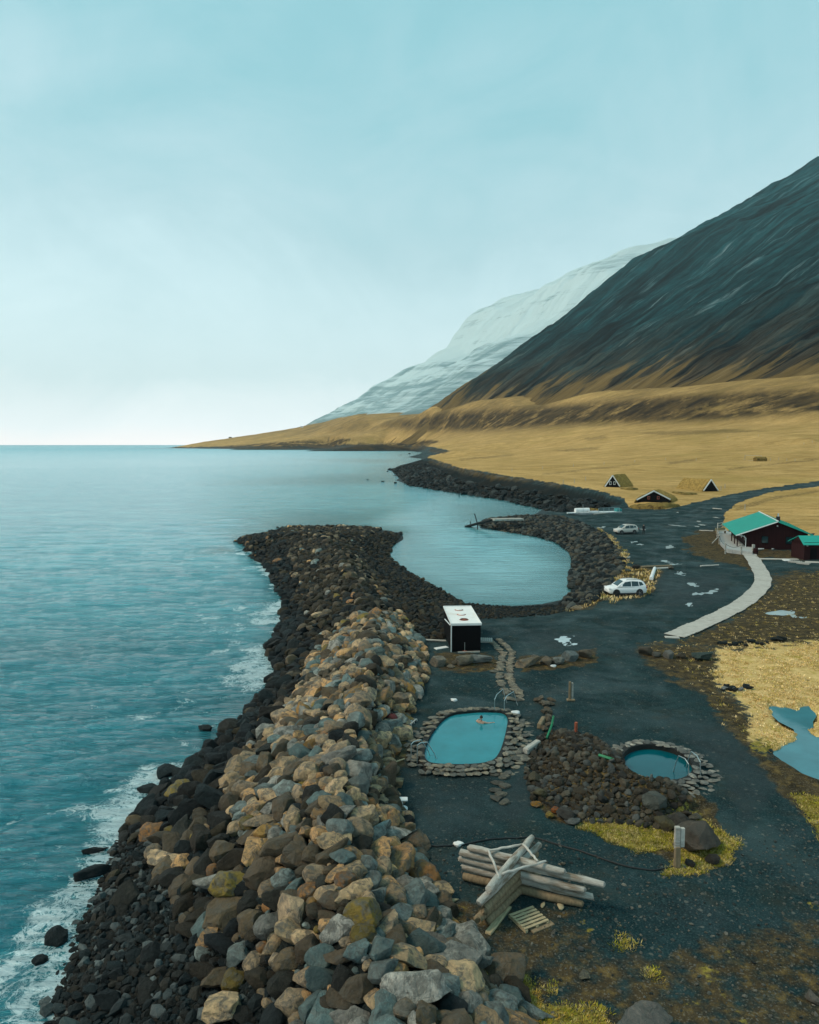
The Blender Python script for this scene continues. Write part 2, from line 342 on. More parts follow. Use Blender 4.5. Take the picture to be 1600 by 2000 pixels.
# soften creases a little
for _ in range(2):
    q = GZ.copy(); q[1:-1, 1:-1] = (GZ[1:-1, 1:-1] * 4 + GZ[:-2, 1:-1] + GZ[2:, 1:-1] + GZ[1:-1, :-2] + GZ[1:-1, 2:]) / 8; GZ = q
def tz0(Zg, X, Y):
    X, Y = np.asarray(X, float), np.asarray(Y, float)
    c = np.clip((X / Y - KX0) / (KX1 - KX0) * (NK - 1), 0, NK - 1.001); r = np.clip(np.interp(Y, YR, np.arange(NR)), 0, NR - 1.001)
    i, j = r.astype(int), c.astype(int); u, v = r - i, c - j
    return Zg[i, j] * (1 - u) * (1 - v) + Zg[i + 1, j] * u * (1 - v) + Zg[i, j + 1] * (1 - u) * v + Zg[i + 1, j + 1] * u * v
PX, PY = proj(GX, GY, GZ)
POOL_A = [(827, 1474), (832, 1452), (844, 1428), (862, 1404), (882, 1391), (930, 1386), (975, 1386), (991, 1390), (993, 1404), (986, 1438), (978, 1464), (966, 1483), (940, 1489), (900, 1491), (862, 1490), (834, 1487)]
POOL_B = [(1283 + 70 * math.cos(a) + 2, 1487 + 34 * math.sin(a) + 9 * math.cos(a)) for a in np.linspace(0, 2 * math.pi, 24, endpoint=False)]
POND = [(1505, 1378), (1530, 1374), (1556, 1380), (1585, 1375), (1600, 1395), (1582, 1408), (1578, 1425), (1600, 1440), (1700, 1450), (1800, 1500), (1800, 1560), (1650, 1530), (1600, 1516), (1560, 1500), (1512, 1466), (1525, 1452), (1548, 1444), (1562, 1428), (1530, 1418), (1512, 1400)]
far = GY > 170
wob = 3.0 * fbm(GX * .9, GY * .9, seed=3, o=3)
sdA, sdB, sdP = sdpoly(PX, PY, POOL_A), sdpoly(PX, PY, POOL_B), sdpoly(PX + wob * 3.5, PY + wob * 2, POND)
rockzone = sst(0, -12, sdpoly(PX, PY, [(640, 1035), (740, 1060), (760, 1180), (830, 1260), (835, 1330), (790, 1410), (755, 1480), (775, 1560), (800, 1650), (860, 1750), (910, 1850), (1000, 1915), (1060, 2010), (1060, 2250), (-100, 2250), (80, 1960), (210, 1660), (390, 1470), (540, 1300), (510, 1110), (440, 1060)]))
GZ = GZ + np.where(far,   .006 * np.minimum(GY, 900) * .04 * fbm(GX / 25, GY / 25, seed=5), .035 * fbm(GX * .6, GY * .6, seed=5) + .012 * vnoise(GX * 5, GY * 5, 0, 8)) * (GZ > -2.5)
GZ = GZ + np.where(GY > 500, np.clip((GY - 500) / 500, 0, 1) * 1.1 * fbm(GX / 90, GY / 90, seed=15, o=5), 0) * (GZ > 8)
GZ += rockzone * .12 * fbm(GX * .8, GY * .8, seed=9)
GZ = np.where(sdA < 2, np.minimum(GZ, np.where(sdA < 0, -.9, GZ)), GZ); GZ = np.where(sdB < 0, -.9, GZ)
GZ = GZ - .42 * sst(9, -9, sdP) * (sdP < 59)
marsh_n = fbm(GX * 1.1, GY * 1.1, seed=31, o=4)
def tz(X, Y): return tz0(GZ, X, Y)
def P(x, y, dz=0.0):                    # photograph point -> point on the terrain
    z = 0.0
    for _ in range(30): p = G(x, y, z); z = .5 * z + .5 * float(tz(p[0], p[1]))
    p = G(x, y, z); p[2] = float(tz(p[0], p[1])) + dz
    return p

# ------------------------------------------------------------------ ground masks
PX, PY = proj(GX, GY, GZ)
nf = np.clip(GY / 30, .5, 6)
wx = PX + (9 * fbm(GX * .35, GY * .35, seed=21) + 5 * fbm(GX * 1.7, GY * 1.7, seed=22)) * np.where(GY > 140, .35, 1); wy = PY + (5 * fbm(GX * .35, GY * .35, seed=23) + 3 * fbm(GX * 1.7, GY * 1.7, seed=24)) * np.where(GY > 140, .25, 1)
def mask(soft, *polys):
    r = np.zeros(GX.shape)
    for p in polys: r = np.maximum(r, sst(soft, -soft, sdpoly(wx, wy, p, 80)))
    return r
grass = mask(3, [(832, 893), (860, 901), (900, 914), (1000, 930), (1100, 946), (1170, 958), (1215, 972), (1228, 990), (1300, 994), (1340, 986), (1400, 971), (1500, 953), (1600, 939), (2600, 850), (2600, 300), (200, 300), (200, 872), (335, 873.5), (640, 870), (700, 868), (840, 872), (880, 880)],
             [(2400, 900), (1600, 950), (1500, 962), (1440, 982), (1418, 1000), (1412, 1022), (1405, 1032), (1440, 1040), (1500, 1044), (1600, 1050), (2400, 1060)])
marsh = mask(26, [(1408, 1266), (1500, 1258), (1600, 1252), (2600, 1230), (2600, 1480), (1640, 1440), (1540, 1470), (1500, 1468), (1462, 1440), (1470, 1400), (1450, 1372), (1405, 1345), (1400, 1300)])
soil = np.maximum.reduce([
    mask(24, [(1505, 1125), (1600, 1115), (2600, 1100), (2600, 1250), (1600, 1258), (1400, 1268), (1320, 1262), (1440, 1200), (1505, 1150)], [(1250, 1262), (1400, 1262), (1410, 1350), (1460, 1390), (1480, 1470), (1640, 1520), (2600, 1600), (2600, 1700), (1600, 1640), (1510, 1530), (1440, 1440), (1380, 1360), (1260, 1292)]),
    .75 * mask(2, [(1083, 879), (1120, 876), (1172, 873), (1165, 878), (1100, 882)], [(1300, 903), (1350, 897), (1360, 900), (1310, 907)], [(1140, 856), (1180, 852), (1190, 855), (1150, 860)], [(900, 896), (1000, 888), (1003, 890), (902, 899)], [(1060, 925), (1250, 905), (1250, 907), (1062, 928)], [(1420, 915), (1600, 895), (1600, 898), (1422, 918)], [(1240, 845), (1420, 838), (1500, 842), (1420, 846), (1300, 850)], [(1430, 990), (1520, 968), (1600, 958), (1600, 962), (1520, 974), (1440, 996)]),
    mask(4, [(1338, 1052), (1360, 1040), (1410, 1035), (1470, 1076), (1580, 1078), (1580, 1094), (1490, 1092), (1478, 1105), (1478, 1120), (1400, 1100), (1350, 1080)]), .8 * mask(8, [(1180, 1105), (1290, 1112), (1272, 1160), (1190, 1170), (1150, 1190), (1105, 1190), (1120, 1165), (1180, 1150)]),
    .56 * mask(30, [(880, 1740), (1000, 1760), (1120, 1775), (1160, 1830), (1250, 1860), (1650, 1780), (1700, 2050), (1000, 2050), (900, 1880), (860, 1800)]), .7 * mask(16, [(760, 1405), (810, 1420), (800, 1500), (770, 1540), (745, 1490)]),
    mask(12, [(1060, 1430), (1150, 1440), (1240, 1490), (1340, 1540), (1390, 1580), (1420, 1650), (1330, 1690), (1180, 1620), (1080, 1600), (1035, 1550), (1035, 1480)]), .8 * mask(5, [(850, 1275), (960, 1280), (975, 1300), (950, 1312), (850, 1308)], [(1010, 1288), (1160, 1268), (1160, 1295), (1015, 1312)])])
pebble = np.maximum.reduce([
    mask(10, [(640, 1030), (800, 1035), (800, 1060), (765, 1090), (800, 1120), (905, 1178), (1100, 1175), (1115, 1188), (1000, 1202), (940, 1205), (885, 1245), (830, 1250), (740, 1150), (690, 1070)]),
    mask(2.5, [(330, 880), (640, 882), (700, 868), (830, 876), (800, 890), (835, 899), (860, 909), (900, 922), (1000, 938), (1100, 953), (1180, 968), (1215, 985), (1130, 1000), (1000, 990), (760, 960), (740, 910), (790, 900), (790, 884), (640, 884)]),
    rockzone])
bank = np.maximum(mask(10, [(750, 832), (850, 806), (1069, 794), (1287, 775), (1600, 759), (2100, 735), (2100, 775), (1600, 806), (1381, 821), (1131, 830), (950, 842), (840, 842)]) * (GY > 500),
                  mask(1.5, [(838, 896), (860, 903), (900, 915), (960, 927), (1000, 932), (1060, 940), (1100, 948), (1100, 952), (1060, 946), (1000, 939), (960, 936), (900, 922), (860, 910), (838, 902)],
                       [(430, 872), (540, 864), (650, 858), (690, 856), (680, 862), (655, 872), (690, 868), (760, 866), (840, 860), (860, 862), (840, 868), (830, 878), (800, 878), (640, 877), (430, 877)], [(838, 876), (878, 881), (870, 886), (838, 884)]))
moss = np.maximum.reduce([mask(9, [(1125, 1610), (1200, 1602), (1320, 1618), (1320, 1660), (1250, 1668), (1190, 1645)], [(1370, 1600), (1435, 1640), (1425, 1690), (1340, 1715), (1290, 1705), (1330, 1670)], [(1545, 1555), (1600, 1560), (1720, 1620), (1700, 1680), (1600, 1650)]),
                          .8 * mask(14, [(920, 1860), (1000, 1880), (1060, 1960), (1180, 1965), (1210, 2030), (1000, 2030)], [(790, 1640), (830, 1690), (870, 1760), (890, 1810), (850, 1790), (810, 1720)], [(1480, 1440), (1540, 1450), (1500, 1480), (1460, 1465)], [(1400, 1030), (1440, 1040), (1420, 1046)]),
                          .7 * mask(4, [(1170, 1040), (1190, 1050), (1222, 1085), (1225, 1112), (1205, 1120), (1210, 1090)], [(1130, 1160), (1190, 1140), (1190, 1165), (1140, 1180)])])
sp = fbm(GX * .45, GY * .45, seed=41); moss = np.maximum(moss, .45 * sst(.62, .95, sp) * (PY > 1560) * (PX > 880) * (GY < 60))
wet = np.maximum.reduce([.8 * mask(14, [(1010, 1480), (1035, 1500), (1040, 1580), (1010, 1610), (960, 1600), (990, 1530)], [(1020, 1235), (1160, 1230), (1170, 1275), (1060, 1275)], [(1270, 1120), (1420, 1120), (1420, 1180), (1300, 1190)], [(1300, 1400), (1420, 1420), (1520, 1540), (1440, 1620), (1400, 1500)]), .45 * mask(20, [(780, 1490), (960, 1500), (960, 1640), (820, 1650)]),
                         mask(6, [(700, 1195), (880, 1195), (880, 1185), (1115, 1183), (1090, 1198), (900, 1210)])])
near_wl = sst(-1.0, -1.75, GZ) * (GZ > -9) * (GY < 1000)
wet = np.maximum(wet, near_wl)
track = np.zeros(GX.shape)
for pl in ([(1250, 1200), (1310, 1140), (1310, 1060), (1330, 1010), (1400, 975), (1600, 943), (1900, 900)], [(1275, 1200), (1335, 1140), (1335, 1060), (1352, 1012), (1410, 981), (1600, 948), (1900, 905)], [(1215, 1190), (1275, 1120), (1285, 1060)]):
    for a, b in zip(pl[:-1], pl[1:]):
        e = np.subtract(b, a); t = np.clip(((PX - a[0]) * e[0] + (PY - a[1]) * e[1]) / (e @ e), 0, 1)
        track = np.maximum(track, sst(4.5, 1.0, np.hypot(PX - a[0] - e[0] * t, PY - a[1] - e[1] * t)))

# ------------------------------------------------------------------ ground sheet
def grid_faces(nr, nc, keep=None):
    i = np.arange(nr - 1)[:, None] * nc + np.arange(nc - 1)[None, :]
    q = np.stack([i, i + 1, i + nc + 1, i + nc], -1)
    return q[keep] if keep is not None else q.reshape(-1, 4)
def ground_material():
    t = NT('ground'); v = t.pos()
    big = t.noise(v, .16, 5, .6); mid = t.noise(v, 1.3, 5, .6); fine = t.noise(v, 14, 4, .7); vf = t.vor(v, 22, 'F1', 'Color'); vs = t.n('SeparateXYZ', {0: vf}).outputs[0]
    vf2 = t.n('SeparateXYZ', {0: t.vor(v, 9, 'F1', 'Color')}).outputs[1]
    g = t.mix(t.rng(big, .32, .68), (.006, .024, .029), (.014, .043, .049))
    g = t.mix(t.rng(t.noise(v, .33, 5, .65, .5), .42, .66, 0, .75), g, (.004, .013, .016)); g = t.mix(t.rng(t.noise(t.map(v, (1, 1, 1), (0, 0, 0), (31, 7, 0)), .21, 6, .65, .6), .48, .66, 0, .75), g, (.030, .060, .064))
    g = t.mix(t.rng(mid, .35, .75, 0, .6), g, (.005, .011, .012))
    g = t.mix(t.rng(fine, .48, .70, 0, .95), g, (.040, .075, .078)); g = t.mix(t.rng(t.noise(v, .5, 6, .7), .52, .68, 0, .55), g, (.034, .034, .024))
    g = t.mix(t.rng(vs, .95, .98, 0, .45), g, (.14, .15, .14)); g = t.mix(t.rng(vf2, .98, .99, 0, .4), g, (.2, .19, .16))
    g = t.mix(t.math('MULTIPLY', t.math('MULTIPLY', t.att('track'), t.rng(mid, .35, .65)), .32), g, (.075, .1, .105))
    soilc = t.mix(t.rng(mid, .35, .65), (.014, .012, .008), (.062, .046, .025)); soilc = t.mix(t.rng(fine, .5, .75, 0, .75), soilc, (.15, .115, .065)); soilc = t.mix(t.rng(t.noise(v, 1.9, 7, .72), .50, .66, 0, .75), soilc, (.20, .135, .045)); soilc = t.mix(t.rng(vs, .90, .96, 0, .6), soilc, (.17, .155, .125))
    col = t.mix(t.rng(t.math('ADD', t.att('soil'), t.rng(mid, .3, .7, -.28, .28)), .35, .65), g, soilc)
    pb = t.mix(t.rng(vs, .2, .95), (.004, .007, .008), (.020, .027, .027)); pb = t.mix(t.rng(big, .45, .7, 0, .6), pb, (.024, .018, .012))
    col = t.mix(t.att('pebble'), col, pb)
    gb = t.noise(v, .035, 6, .6); gs = t.noise(t.map(v, (.18, .9, 1)), .5, 5, .6)
    gr = t.mix(t.rng(gb, .35, .68), (.58, .36, .135), (.35, .215, .07)); gr = t.mix(t.rng(gs, .45, .7, 0, .65), gr, (.66, .45, .19)); gr = t.mix(t.rng(t.noise(v, .012, 4, .6), .52, .7, 0, .5), gr, (.27, .20, .045))
    gr = t.mix(t.math('MULTIPLY', t.rng(t.noise(v, .008, 8, .72), .34, .60), t.rng(t.n('SeparateXYZ', {0: v}).outputs[2], 14, 75, .12, .92)), gr, (.135, .090, .036))
    gr = t.mix(t.rng(t.noise(t.map(v, (.35, 1, 1)), .22, 7, .72), .50, .68, 0, .85), gr, (.23, .145, .045)); gr = t.mix(t.rng(t.noise(t.map(v, (.4, 1, 1)), .9, 6, .75), .54, .68, 0, .7), gr, (.19, .12, .035)); gr = t.mix(t.rng(mid, .50, .70, 0, .5), gr, (.2, .125, .03))
    gr = t.mix(t.math('MULTIPLY', t.att('soil'), t.rng(mid, .3, .6)), gr, (.10, .07, .03)); col = t.mix(t.rng(t.math('ADD', t.att('grass'), t.rng(mid, .3, .7, -.2, .2)), .4, .6), col, gr)
    ms = t.mix(t.rng(t.noise(v, 2.2, 6, .7), .3, .66), (.42, .28, .085), (.74, .52, .235)); ms = t.mix(t.rng(t.noise(v, .7, 5, .6), .54, .7, 0, .8), ms, (.33, .26, .035)); ms = t.mix(t.rng(fine, .56, .75, 0, .6), ms, (.14, .09, .03))
    col = t.mix(t.rng(t.math('ADD', t.att('marsh'), t.rng(t.noise(v, .8, 6, .7), .3, .7, -.55, .45)), .4, .6), col, ms)
    mo = t.mix(t.rng(t.noise(v, 3.5, 6, .7), .35, .65), (.10, .09, .015), (.40, .31, .07)); mo = t.mix(t.rng(t.noise(v, 9, 5, .7), .48, .66, 0, .8), mo, (.06, .05, .015))
    col = t.mix(t.rng(t.math('ADD', t.att('moss'), t.rng(t.noise(v, 2.6, 5, .65), .3, .7, -.5, .35)), .38, .62), col, mo)
    bk = t.mix(t.rng(t.noise(t.map(v, (.02, .05, .05)), 1.0, 6, .65), .4, .62), (.018, .013, .008), (.085, .055, .022))
    col = t.mix(t.math('MULTIPLY', t.att('bank'), t.rng(t.noise(v, .02, 8, .75), .34, .50)), col, bk)
    col = t.mix(t.math('MULTIPLY', t.att('wet'), .75), col, t.mix(1.0, col, (.36, .44, .46), 'MULTIPLY'))
    h = t.math('ADD', fine, t.math('MULTIPLY', vs, .6)); h = t.math('ADD', h, t.math('MULTIPLY', mid, 1.2))
    damp = t.math('MULTIPLY', t.math('MULTIPLY', t.rng(t.noise(v, .26, 5, .6, .4), .42, .62), t.math('SUBTRACT', 1.0, t.math('MAXIMUM', t.att('soil'), t.math('MAXIMUM', t.att('grass'), t.att('marsh'))))), t.math('SUBTRACT', 1.0, t.att('pebble')))
    ro = t.math('SUBTRACT', .93, t.math('MULTIPLY', t.math('MAXIMUM', t.math('MULTIPLY', t.att('wet'), t.rng(mid, .4, .6)), damp), .30))
    return t.bsdf(Base_Color=col, Roughness=ro, Normal=t.bump(h, .7, .045), Specular_IOR_Level=t.math('ADD', .06, t.math('MULTIPLY', t.math('MAXIMUM', t.att('wet'), t.math('MULTIPLY', damp, .55)), .36)))
kp = ~(bad[:-1, :-1] | bad[1:, :-1] | bad[:-1, 1:] | bad[1:, 1:]) & ((GZ[:-1, :-1] > -6) | (GZ[1:, 1:] > -6))
me = mesh_np('ground', np.stack([GX, GY, GZ], -1).reshape(-1, 3), grid_faces(NR, NK, kp))
for nm, a in (('grass', grass), ('marsh', marsh), ('soil', soil), ('pebble', pebble), ('bank', bank), ('moss', moss), ('wet', wet), ('track', track)): attr(me, nm, a.ravel())
setp(link('ground', me, ground_material()), kind='structure')

# ------------------------------------------------------------------ mountains
def slope_material(name, snowy):
    t = NT(name); u = t.n('Attribute', attribute_name='uvs').outputs['Vector']; v = t.pos()
    hgt = t.att('hgt')
    st = t.noise(t.map(u, (1, .10, 0)), .017, 9, .70, .55); st2 = t.noise(t.map(u, (1, .075, 0)), .05, 8, .74, .7); nz = t.noise(v, .01, 7, .62)
    if not snowy:
        col = t.mix(t.rng(st, .42, .58), (.0006, .005, .008), (.004, .040, .050))
        col = t.mix(t.rng(st2, .50, .64, 0, .8), col, (.018, .080, .092))
        col = t.mix(t.rng(t.noise(v, .022, 9, .75), .38, .62), t.mix(1.0, col, (.38, .40, .42), 'MULTIPLY'), t.mix(1.0, col, (1.45, 1.4, 1.35), 'MULTIPLY'))
        br = t.math('MULTIPLY', t.rng(hgt, .06, .30, 1, 0), t.rng(st2, .42, .64)); col = t.mix(br, col, (.10, .07, .042))
        gmask = t.rng(t.math('ADD', t.math('SUBTRACT', t.math('MULTIPLY', hgt, 7.0), t.rng(st, .34, .66, .0, 1.1)), t.rng(nz, .3, .7, -.15, .15)), -.12, .10, 1, 0)
        col = t.mix(gmask, col, t.mix(t.rng(st2, .35, .65), (.10, .066, .028), (.24, .160, .062)))
        sn = t.math('MULTIPLY', t.rng(st2, .55, .66), t.rng(t.noise(t.map(u, (1, .16, 0)), .02, 6, .65), .50, .58)); sn = t.math('MULTIPLY', sn, t.rng(hgt, .12, .6, .12, .75))
        col = t.mix(sn, col, (.55, .62, .64))
        hi = t.math('MULTIPLY', t.rng(hgt, .12, .9), t.rng(st2, .40, .60, .15, .85)); col = t.mix(hi, col, (.022, .125, .150))  # teal light on the upper slope, painted in by height
    else:
        z = t.n('SeparateXYZ', {0: v}).outputs[2]
        bands = t.noise(t.map(v, (.0015, .0015, .022)), 1.0, 5, .7, .4)
        rock = t.mix(t.rng(st, .35, .65), (.21, .345, .38), (.31, .45, .485))  # rock paled towards the sky, haze painted into its colour
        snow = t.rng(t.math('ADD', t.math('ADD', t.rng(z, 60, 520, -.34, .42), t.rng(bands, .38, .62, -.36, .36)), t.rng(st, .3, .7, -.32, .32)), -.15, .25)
        col = t.mix(snow, rock, (.55, .705, .745)); col = t.mix(t.rng(z, 60, 150, 1, 0), col, (.12, .085, .04))  # snow tinted like the sky so the top fades, painted haze
    h = t.math('ADD', st, t.math('MULTIPLY', st2, .5))
    return t.bsdf(Base_Color=col, Roughness=.95, Normal=t.bump(h, .9, 26.0), Specular_IOR_Level=.02)
def resample(pts, n):
    pts = np.array(pts, float); d = np.concatenate([[0], np.cumsum(np.linalg.norm(np.diff(pts, axis=0), axis=1))])
    s = np.linspace(0, d[-1], n); return np.stack([np.interp(s, d, pts[:, i]) for i in range(3)], 1), s
# near slope: each row runs up the fall line from the scree foot
bpts = list(np.array(LD(*BASE[1:])))
b0 = bpts[0]; nose = [b0 + np.array([900, 900, -30.]), b0 + np.array([380, 560, -20.]), b0 + np.array([120, 260, -8.])]
B, sB = resample(nose + bpts, 620)
w = np.linspace(0, 1, 220) ** 1.25 * 1750
prof = .562 * w * (1 - .42 * np.exp(-w / 150.)) - 26; prof = np.where(prof > 760, 760 + (prof - 760) * .35, prof)
WW, SS = np.meshgrid(w, sB); wf = np.clip(WW / 200, 0, 1)
gul = fbm(SS / 120 + .25 * fbm(SS / 400, WW / 500, seed=61), WW / 1600, seed=60, o=5) * 19 + fbm(SS / 26, WW / 120, seed=62, o=4) * 4.0
Xm = B[:, 0][:, None] + WW - 185 * np.clip((B[:, 1][:, None] - 700) / 1400, .1, 1); Ym = B[:, 1][:, None] + .05 * WW
Zb_ = np.minimum(B[:, 2], np.where(B[:, 1] < 4100, tz(Xm[:, 0], np.minimum(Ym[:, 0], 4100)) + 6, 1e3))[:, None]
Zm = B[:, 2][:, None] * np.clip(WW / 800, 0, 1) + Zb_ * (1 - np.clip(WW / 800, 0, 1)) + prof[None, :] + gul * wf * .9 + 9 * fbm(SS / 500, WW / 260, seed=66) * wf + 5.5 * fbm(SS / 42, WW / 42, seed=68, o=4) * wf
me = mesh_np('mountain', np.stack([Xm, Ym, Zm], -1).reshape(-1, 3), grid_faces(620, 220))
attr(me, 'hgt', np.clip((WW - 20 - 95 * np.clip((B[:, 1][:, None] - 700) / 1400, .1, 1)) / 1150, -.05, 2).ravel())
a = me.attributes.new('uvs', 'FLOAT_VECTOR', 'POINT'); a.data.foreach_set('vector', np.stack([SS, WW, 0 * SS], -1).astype(np.float32).ravel())
o = link('mountain', me, slope_material('scree', False)); setp(o, kind='structure')
# far snowy ridge
silh = np.array([PD(x, y, 4200) for x, y in ((560, 846), (640, 824), (700, 790), (760, 752), (820, 718), (870, 690), (905, 640), (935, 606), (960, 594), (1000, 574), (1050, 560), (1100, 551), (1200, 538), (1310, 532), (1500, 528))])
pw = silh[:, 0] - silh[0, 0]; pz = silh[:, 2]
w2 = np.linspace(0, pw[-1], 300); zz = np.interp(w2, pw, pz)
FB, sF = resample([(silh[0, 0] + 500, 5600, 0), (silh[0, 0] + 120, 4800, 0), (silh[0, 0], 4250, 0), (silh[0, 0] + 90, 3900, 0), (silh[0, 0] + 260, 3400, 0), (silh[0, 0] + 470, 2900, 0), (silh[0, 0] + 700, 2500, 0)], 300)
W2, S2 = np.meshgrid(w2, sF); wf = np.clip(W2 / 250, 0, 1)
spur = fbm(S2 / 330 + .2 * fbm(S2 / 700, W2 / 500, seed=72), W2 / 1500, seed=71, o=5)
Z2 = zz[None, :] * np.where(S2 > 1500, 1 - .10 * (S2 - 1500) / 1500, 1) + spur * 70 * wf + 12 * fbm(S2 / 60, W2 / 160, seed=73) * wf
Z2 = Z2 + wf * 5 * np.sin(Z2 / 16.0) 
me = mesh_np('snowy_mountain', np.stack([FB[:, 0][:, None] + W2, FB[:, 1][:, None] + .08 * W2, Z2], -1).reshape(-1, 3), grid_faces(300, 300))
attr(me, 'hgt', (W2 / 1500).ravel()); a = me.attributes.new('uvs', 'FLOAT_VECTOR', 'POINT'); a.data.foreach_set('vector', np.stack([S2, W2, 0 * S2], -1).astype(np.float32).ravel())
o = link('snowy_mountain', me, slope_material('hazed_snow_slope', True)); setp(o, kind='structure')

# ------------------------------------------------------------------ sea
def sea_material():
    t = NT('sea'); v = t.pos(); dist = t.n('VectorMath', {0: v}, operation='LENGTH').outputs['Value']; calm = t.att('calm')
    w1 = t.noise(t.map(v, (.42, 1.7, 1), (0, 0, math.radians(-14))), .30, 6, .62, .9); w2 = t.noise(t.map(v, (.5, 1.9, 1), (0, 0, math.radians(6))), .95, 6, .62, .6); w0 = t.noise(t.map(v, (.5, 1.5, 1), (0, 0, math.radians(-10))), .055, 5, .6, .4)
    h = t.math('ADD', t.math('MULTIPLY', w1, 1.0), t.math('MULTIPLY', w2, .75)); h = t.math('ADD', h, t.math('MULTIPLY', w0, 2.0))
    patch = t.noise(t.map(v, (.5, 1.2, 1), (0, 0, -.2)), .012, 4, .6)
    st = t.math('MULTIPLY', t.rng(calm, 0, 1, 1.0, .16), t.math('MULTIPLY', t.rng(patch, .35, .65, .75, 1.1), t.rng(dist, 40, 700, 1, .3)))
    nrm = t.n('Bump', {'Height': h, 'Strength': st, 'Distance': t.rng(dist, 15, 140, 1.9, .8)}).outputs[0]
    deep = t.mix(t.rng(w0, .35, .65), (.0, .070, .096), (.0, .185, .235))
    deep = t.mix(t.math('MULTIPLY', calm, .8), deep, (.58, .80, .83))  # calm water paled in its base colour, a painted sky reflection
    deep = t.mix(t.rng(dist, 28, 130, 0, .85), deep, t.mix(t.rng(w1, .35, .65), (.01, .24, .305), (.17, .52, .585)))  # base colour brightens with distance, painted in place of sky reflection
    deep = t.mix(t.rng(dist, 200, 1500, 0, .7), deep, (.02, .36, .45))  # far part of the same painted brightening with distance
    deep = t.mix(t.rng(t.att('shallow'), .2, 1, 0, .8), deep, (.006, .10, .112))
    f = t.att('foam')
    n1 = t.noise(t.map(v, (.8, 1.15, 1), (0, 0, .4)), .85, 7, .62, 1.6); n2 = t.noise(v, 3.2, 6, .65, 1.2)
    rid = t.math('SUBTRACT', 1.0, t.math('MULTIPLY', t.math('ABSOLUTE', t.math('SUBTRACT', n1, .5)), 9.0)); rid2 = t.math('SUBTRACT', 1.0, t.math('MULTIPLY', t.math('ABSOLUTE', t.math('SUBTRACT', n2, .5)), 7.0))
    lace = t.math('MAXIMUM', rid, t.math('MULTIPLY', rid2, .75)); blob = t.rng(t.noise(v, .45, 5, .6), .45, .72)
    fo = t.math('ADD', t.math('ADD', t.math('MULTIPLY', lace, .6), t.math('MULTIPLY', blob, .55)), t.math('SUBTRACT', t.math('MULTIPLY', f, .95), 1.16))
    fm = t.math('MULTIPLY', t.rng(fo, .0, .22), t.rng(f, .02, .15))
    col = t.mix(fm, deep, (.78, .86, .87)); col = t.mix(t.math('MULTIPLY', t.rng(f, .1, 1), .35), col, (.03, .20, .23))
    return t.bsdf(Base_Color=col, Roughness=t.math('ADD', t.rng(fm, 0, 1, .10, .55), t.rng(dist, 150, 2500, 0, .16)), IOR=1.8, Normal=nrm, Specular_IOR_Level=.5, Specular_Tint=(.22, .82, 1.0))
YS = np.concatenate([1 / np.linspace(1 / 9.0, 1 / 300.0, 760), np.geomspace(300, 12500, 110)[1:]]); ks = np.linspace(-1.15, .45, 620)
SX, SY = ks[None, :] * YS[:, None], np.repeat(YS[:, None], 620, 1)
tzs = np.where(SY < 4150, tz(SX, np.minimum(SY, 4150)), -9); depth = -2 - tzs
spx, spy = proj(SX, SY, np.full(SX.shape, -2.0))
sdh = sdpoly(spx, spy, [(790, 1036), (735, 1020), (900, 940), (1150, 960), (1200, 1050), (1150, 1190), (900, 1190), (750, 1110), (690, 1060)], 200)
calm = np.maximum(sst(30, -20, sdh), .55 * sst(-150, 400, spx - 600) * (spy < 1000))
out = (spx < 660) & (spy > 1062)
foam = np.where(out, np.clip(1.0 - depth / 4.6, 0, .80), 0) * (.55 + .62 * sst(-.3, .5, fbm(SX * .16, SY * .16, seed=51))) * np.clip(1.5 - SY / 170, .75, 1)
foam = np.maximum(foam, np.where(~out & (depth < .5), .0, 0))
shal = np.clip(1 - depth / 3.5, 0, 1)
amp = np.clip(1.25 - SY / 160, 0, 1) * np.clip(depth / 2.5, .15, 1) * (1 - .85 * calm)
cr_, sr_ = math.cos(-.28), math.sin(-.28); UX, UY = SX * cr_ - SY * sr_, SX * sr_ + SY * cr_
SZ = -2 + amp * (.20 * fbm(UX * .16, UY * .42, seed=81, o=3) + .05 * fbm(UX * .7, UY * 1.5, seed=82, o=3)) + .05 * foam
kp = ~((tzs[:-1, :-1] > -1.0) & (tzs[1:, :-1] > -1.0) & (tzs[:-1, 1:] > -1.0) & (tzs[1:, 1:] > -1.0))
me = mesh_np('sea', np.stack([SX, SY, SZ], -1).reshape(-1, 3), grid_faces(len(YS), 620, kp))
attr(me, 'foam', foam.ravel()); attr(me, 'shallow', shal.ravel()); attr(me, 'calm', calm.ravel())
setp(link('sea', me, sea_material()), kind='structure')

# ------------------------------------------------------------------ air
m = NT('air'); pv = m.n('VolumePrincipled', {'Color': (.93, .985, 1.0, 1), 'Density': 3.5e-5, 'Anisotropy': .15}); m.t.links.new(pv.outputs[0], m.out.inputs['Volume'])
hz = MB().box((0, 6300, 620), (26600, 13400, 1262)).build('haze', m.m, sharp=0); setp(hz, kind='stuff')


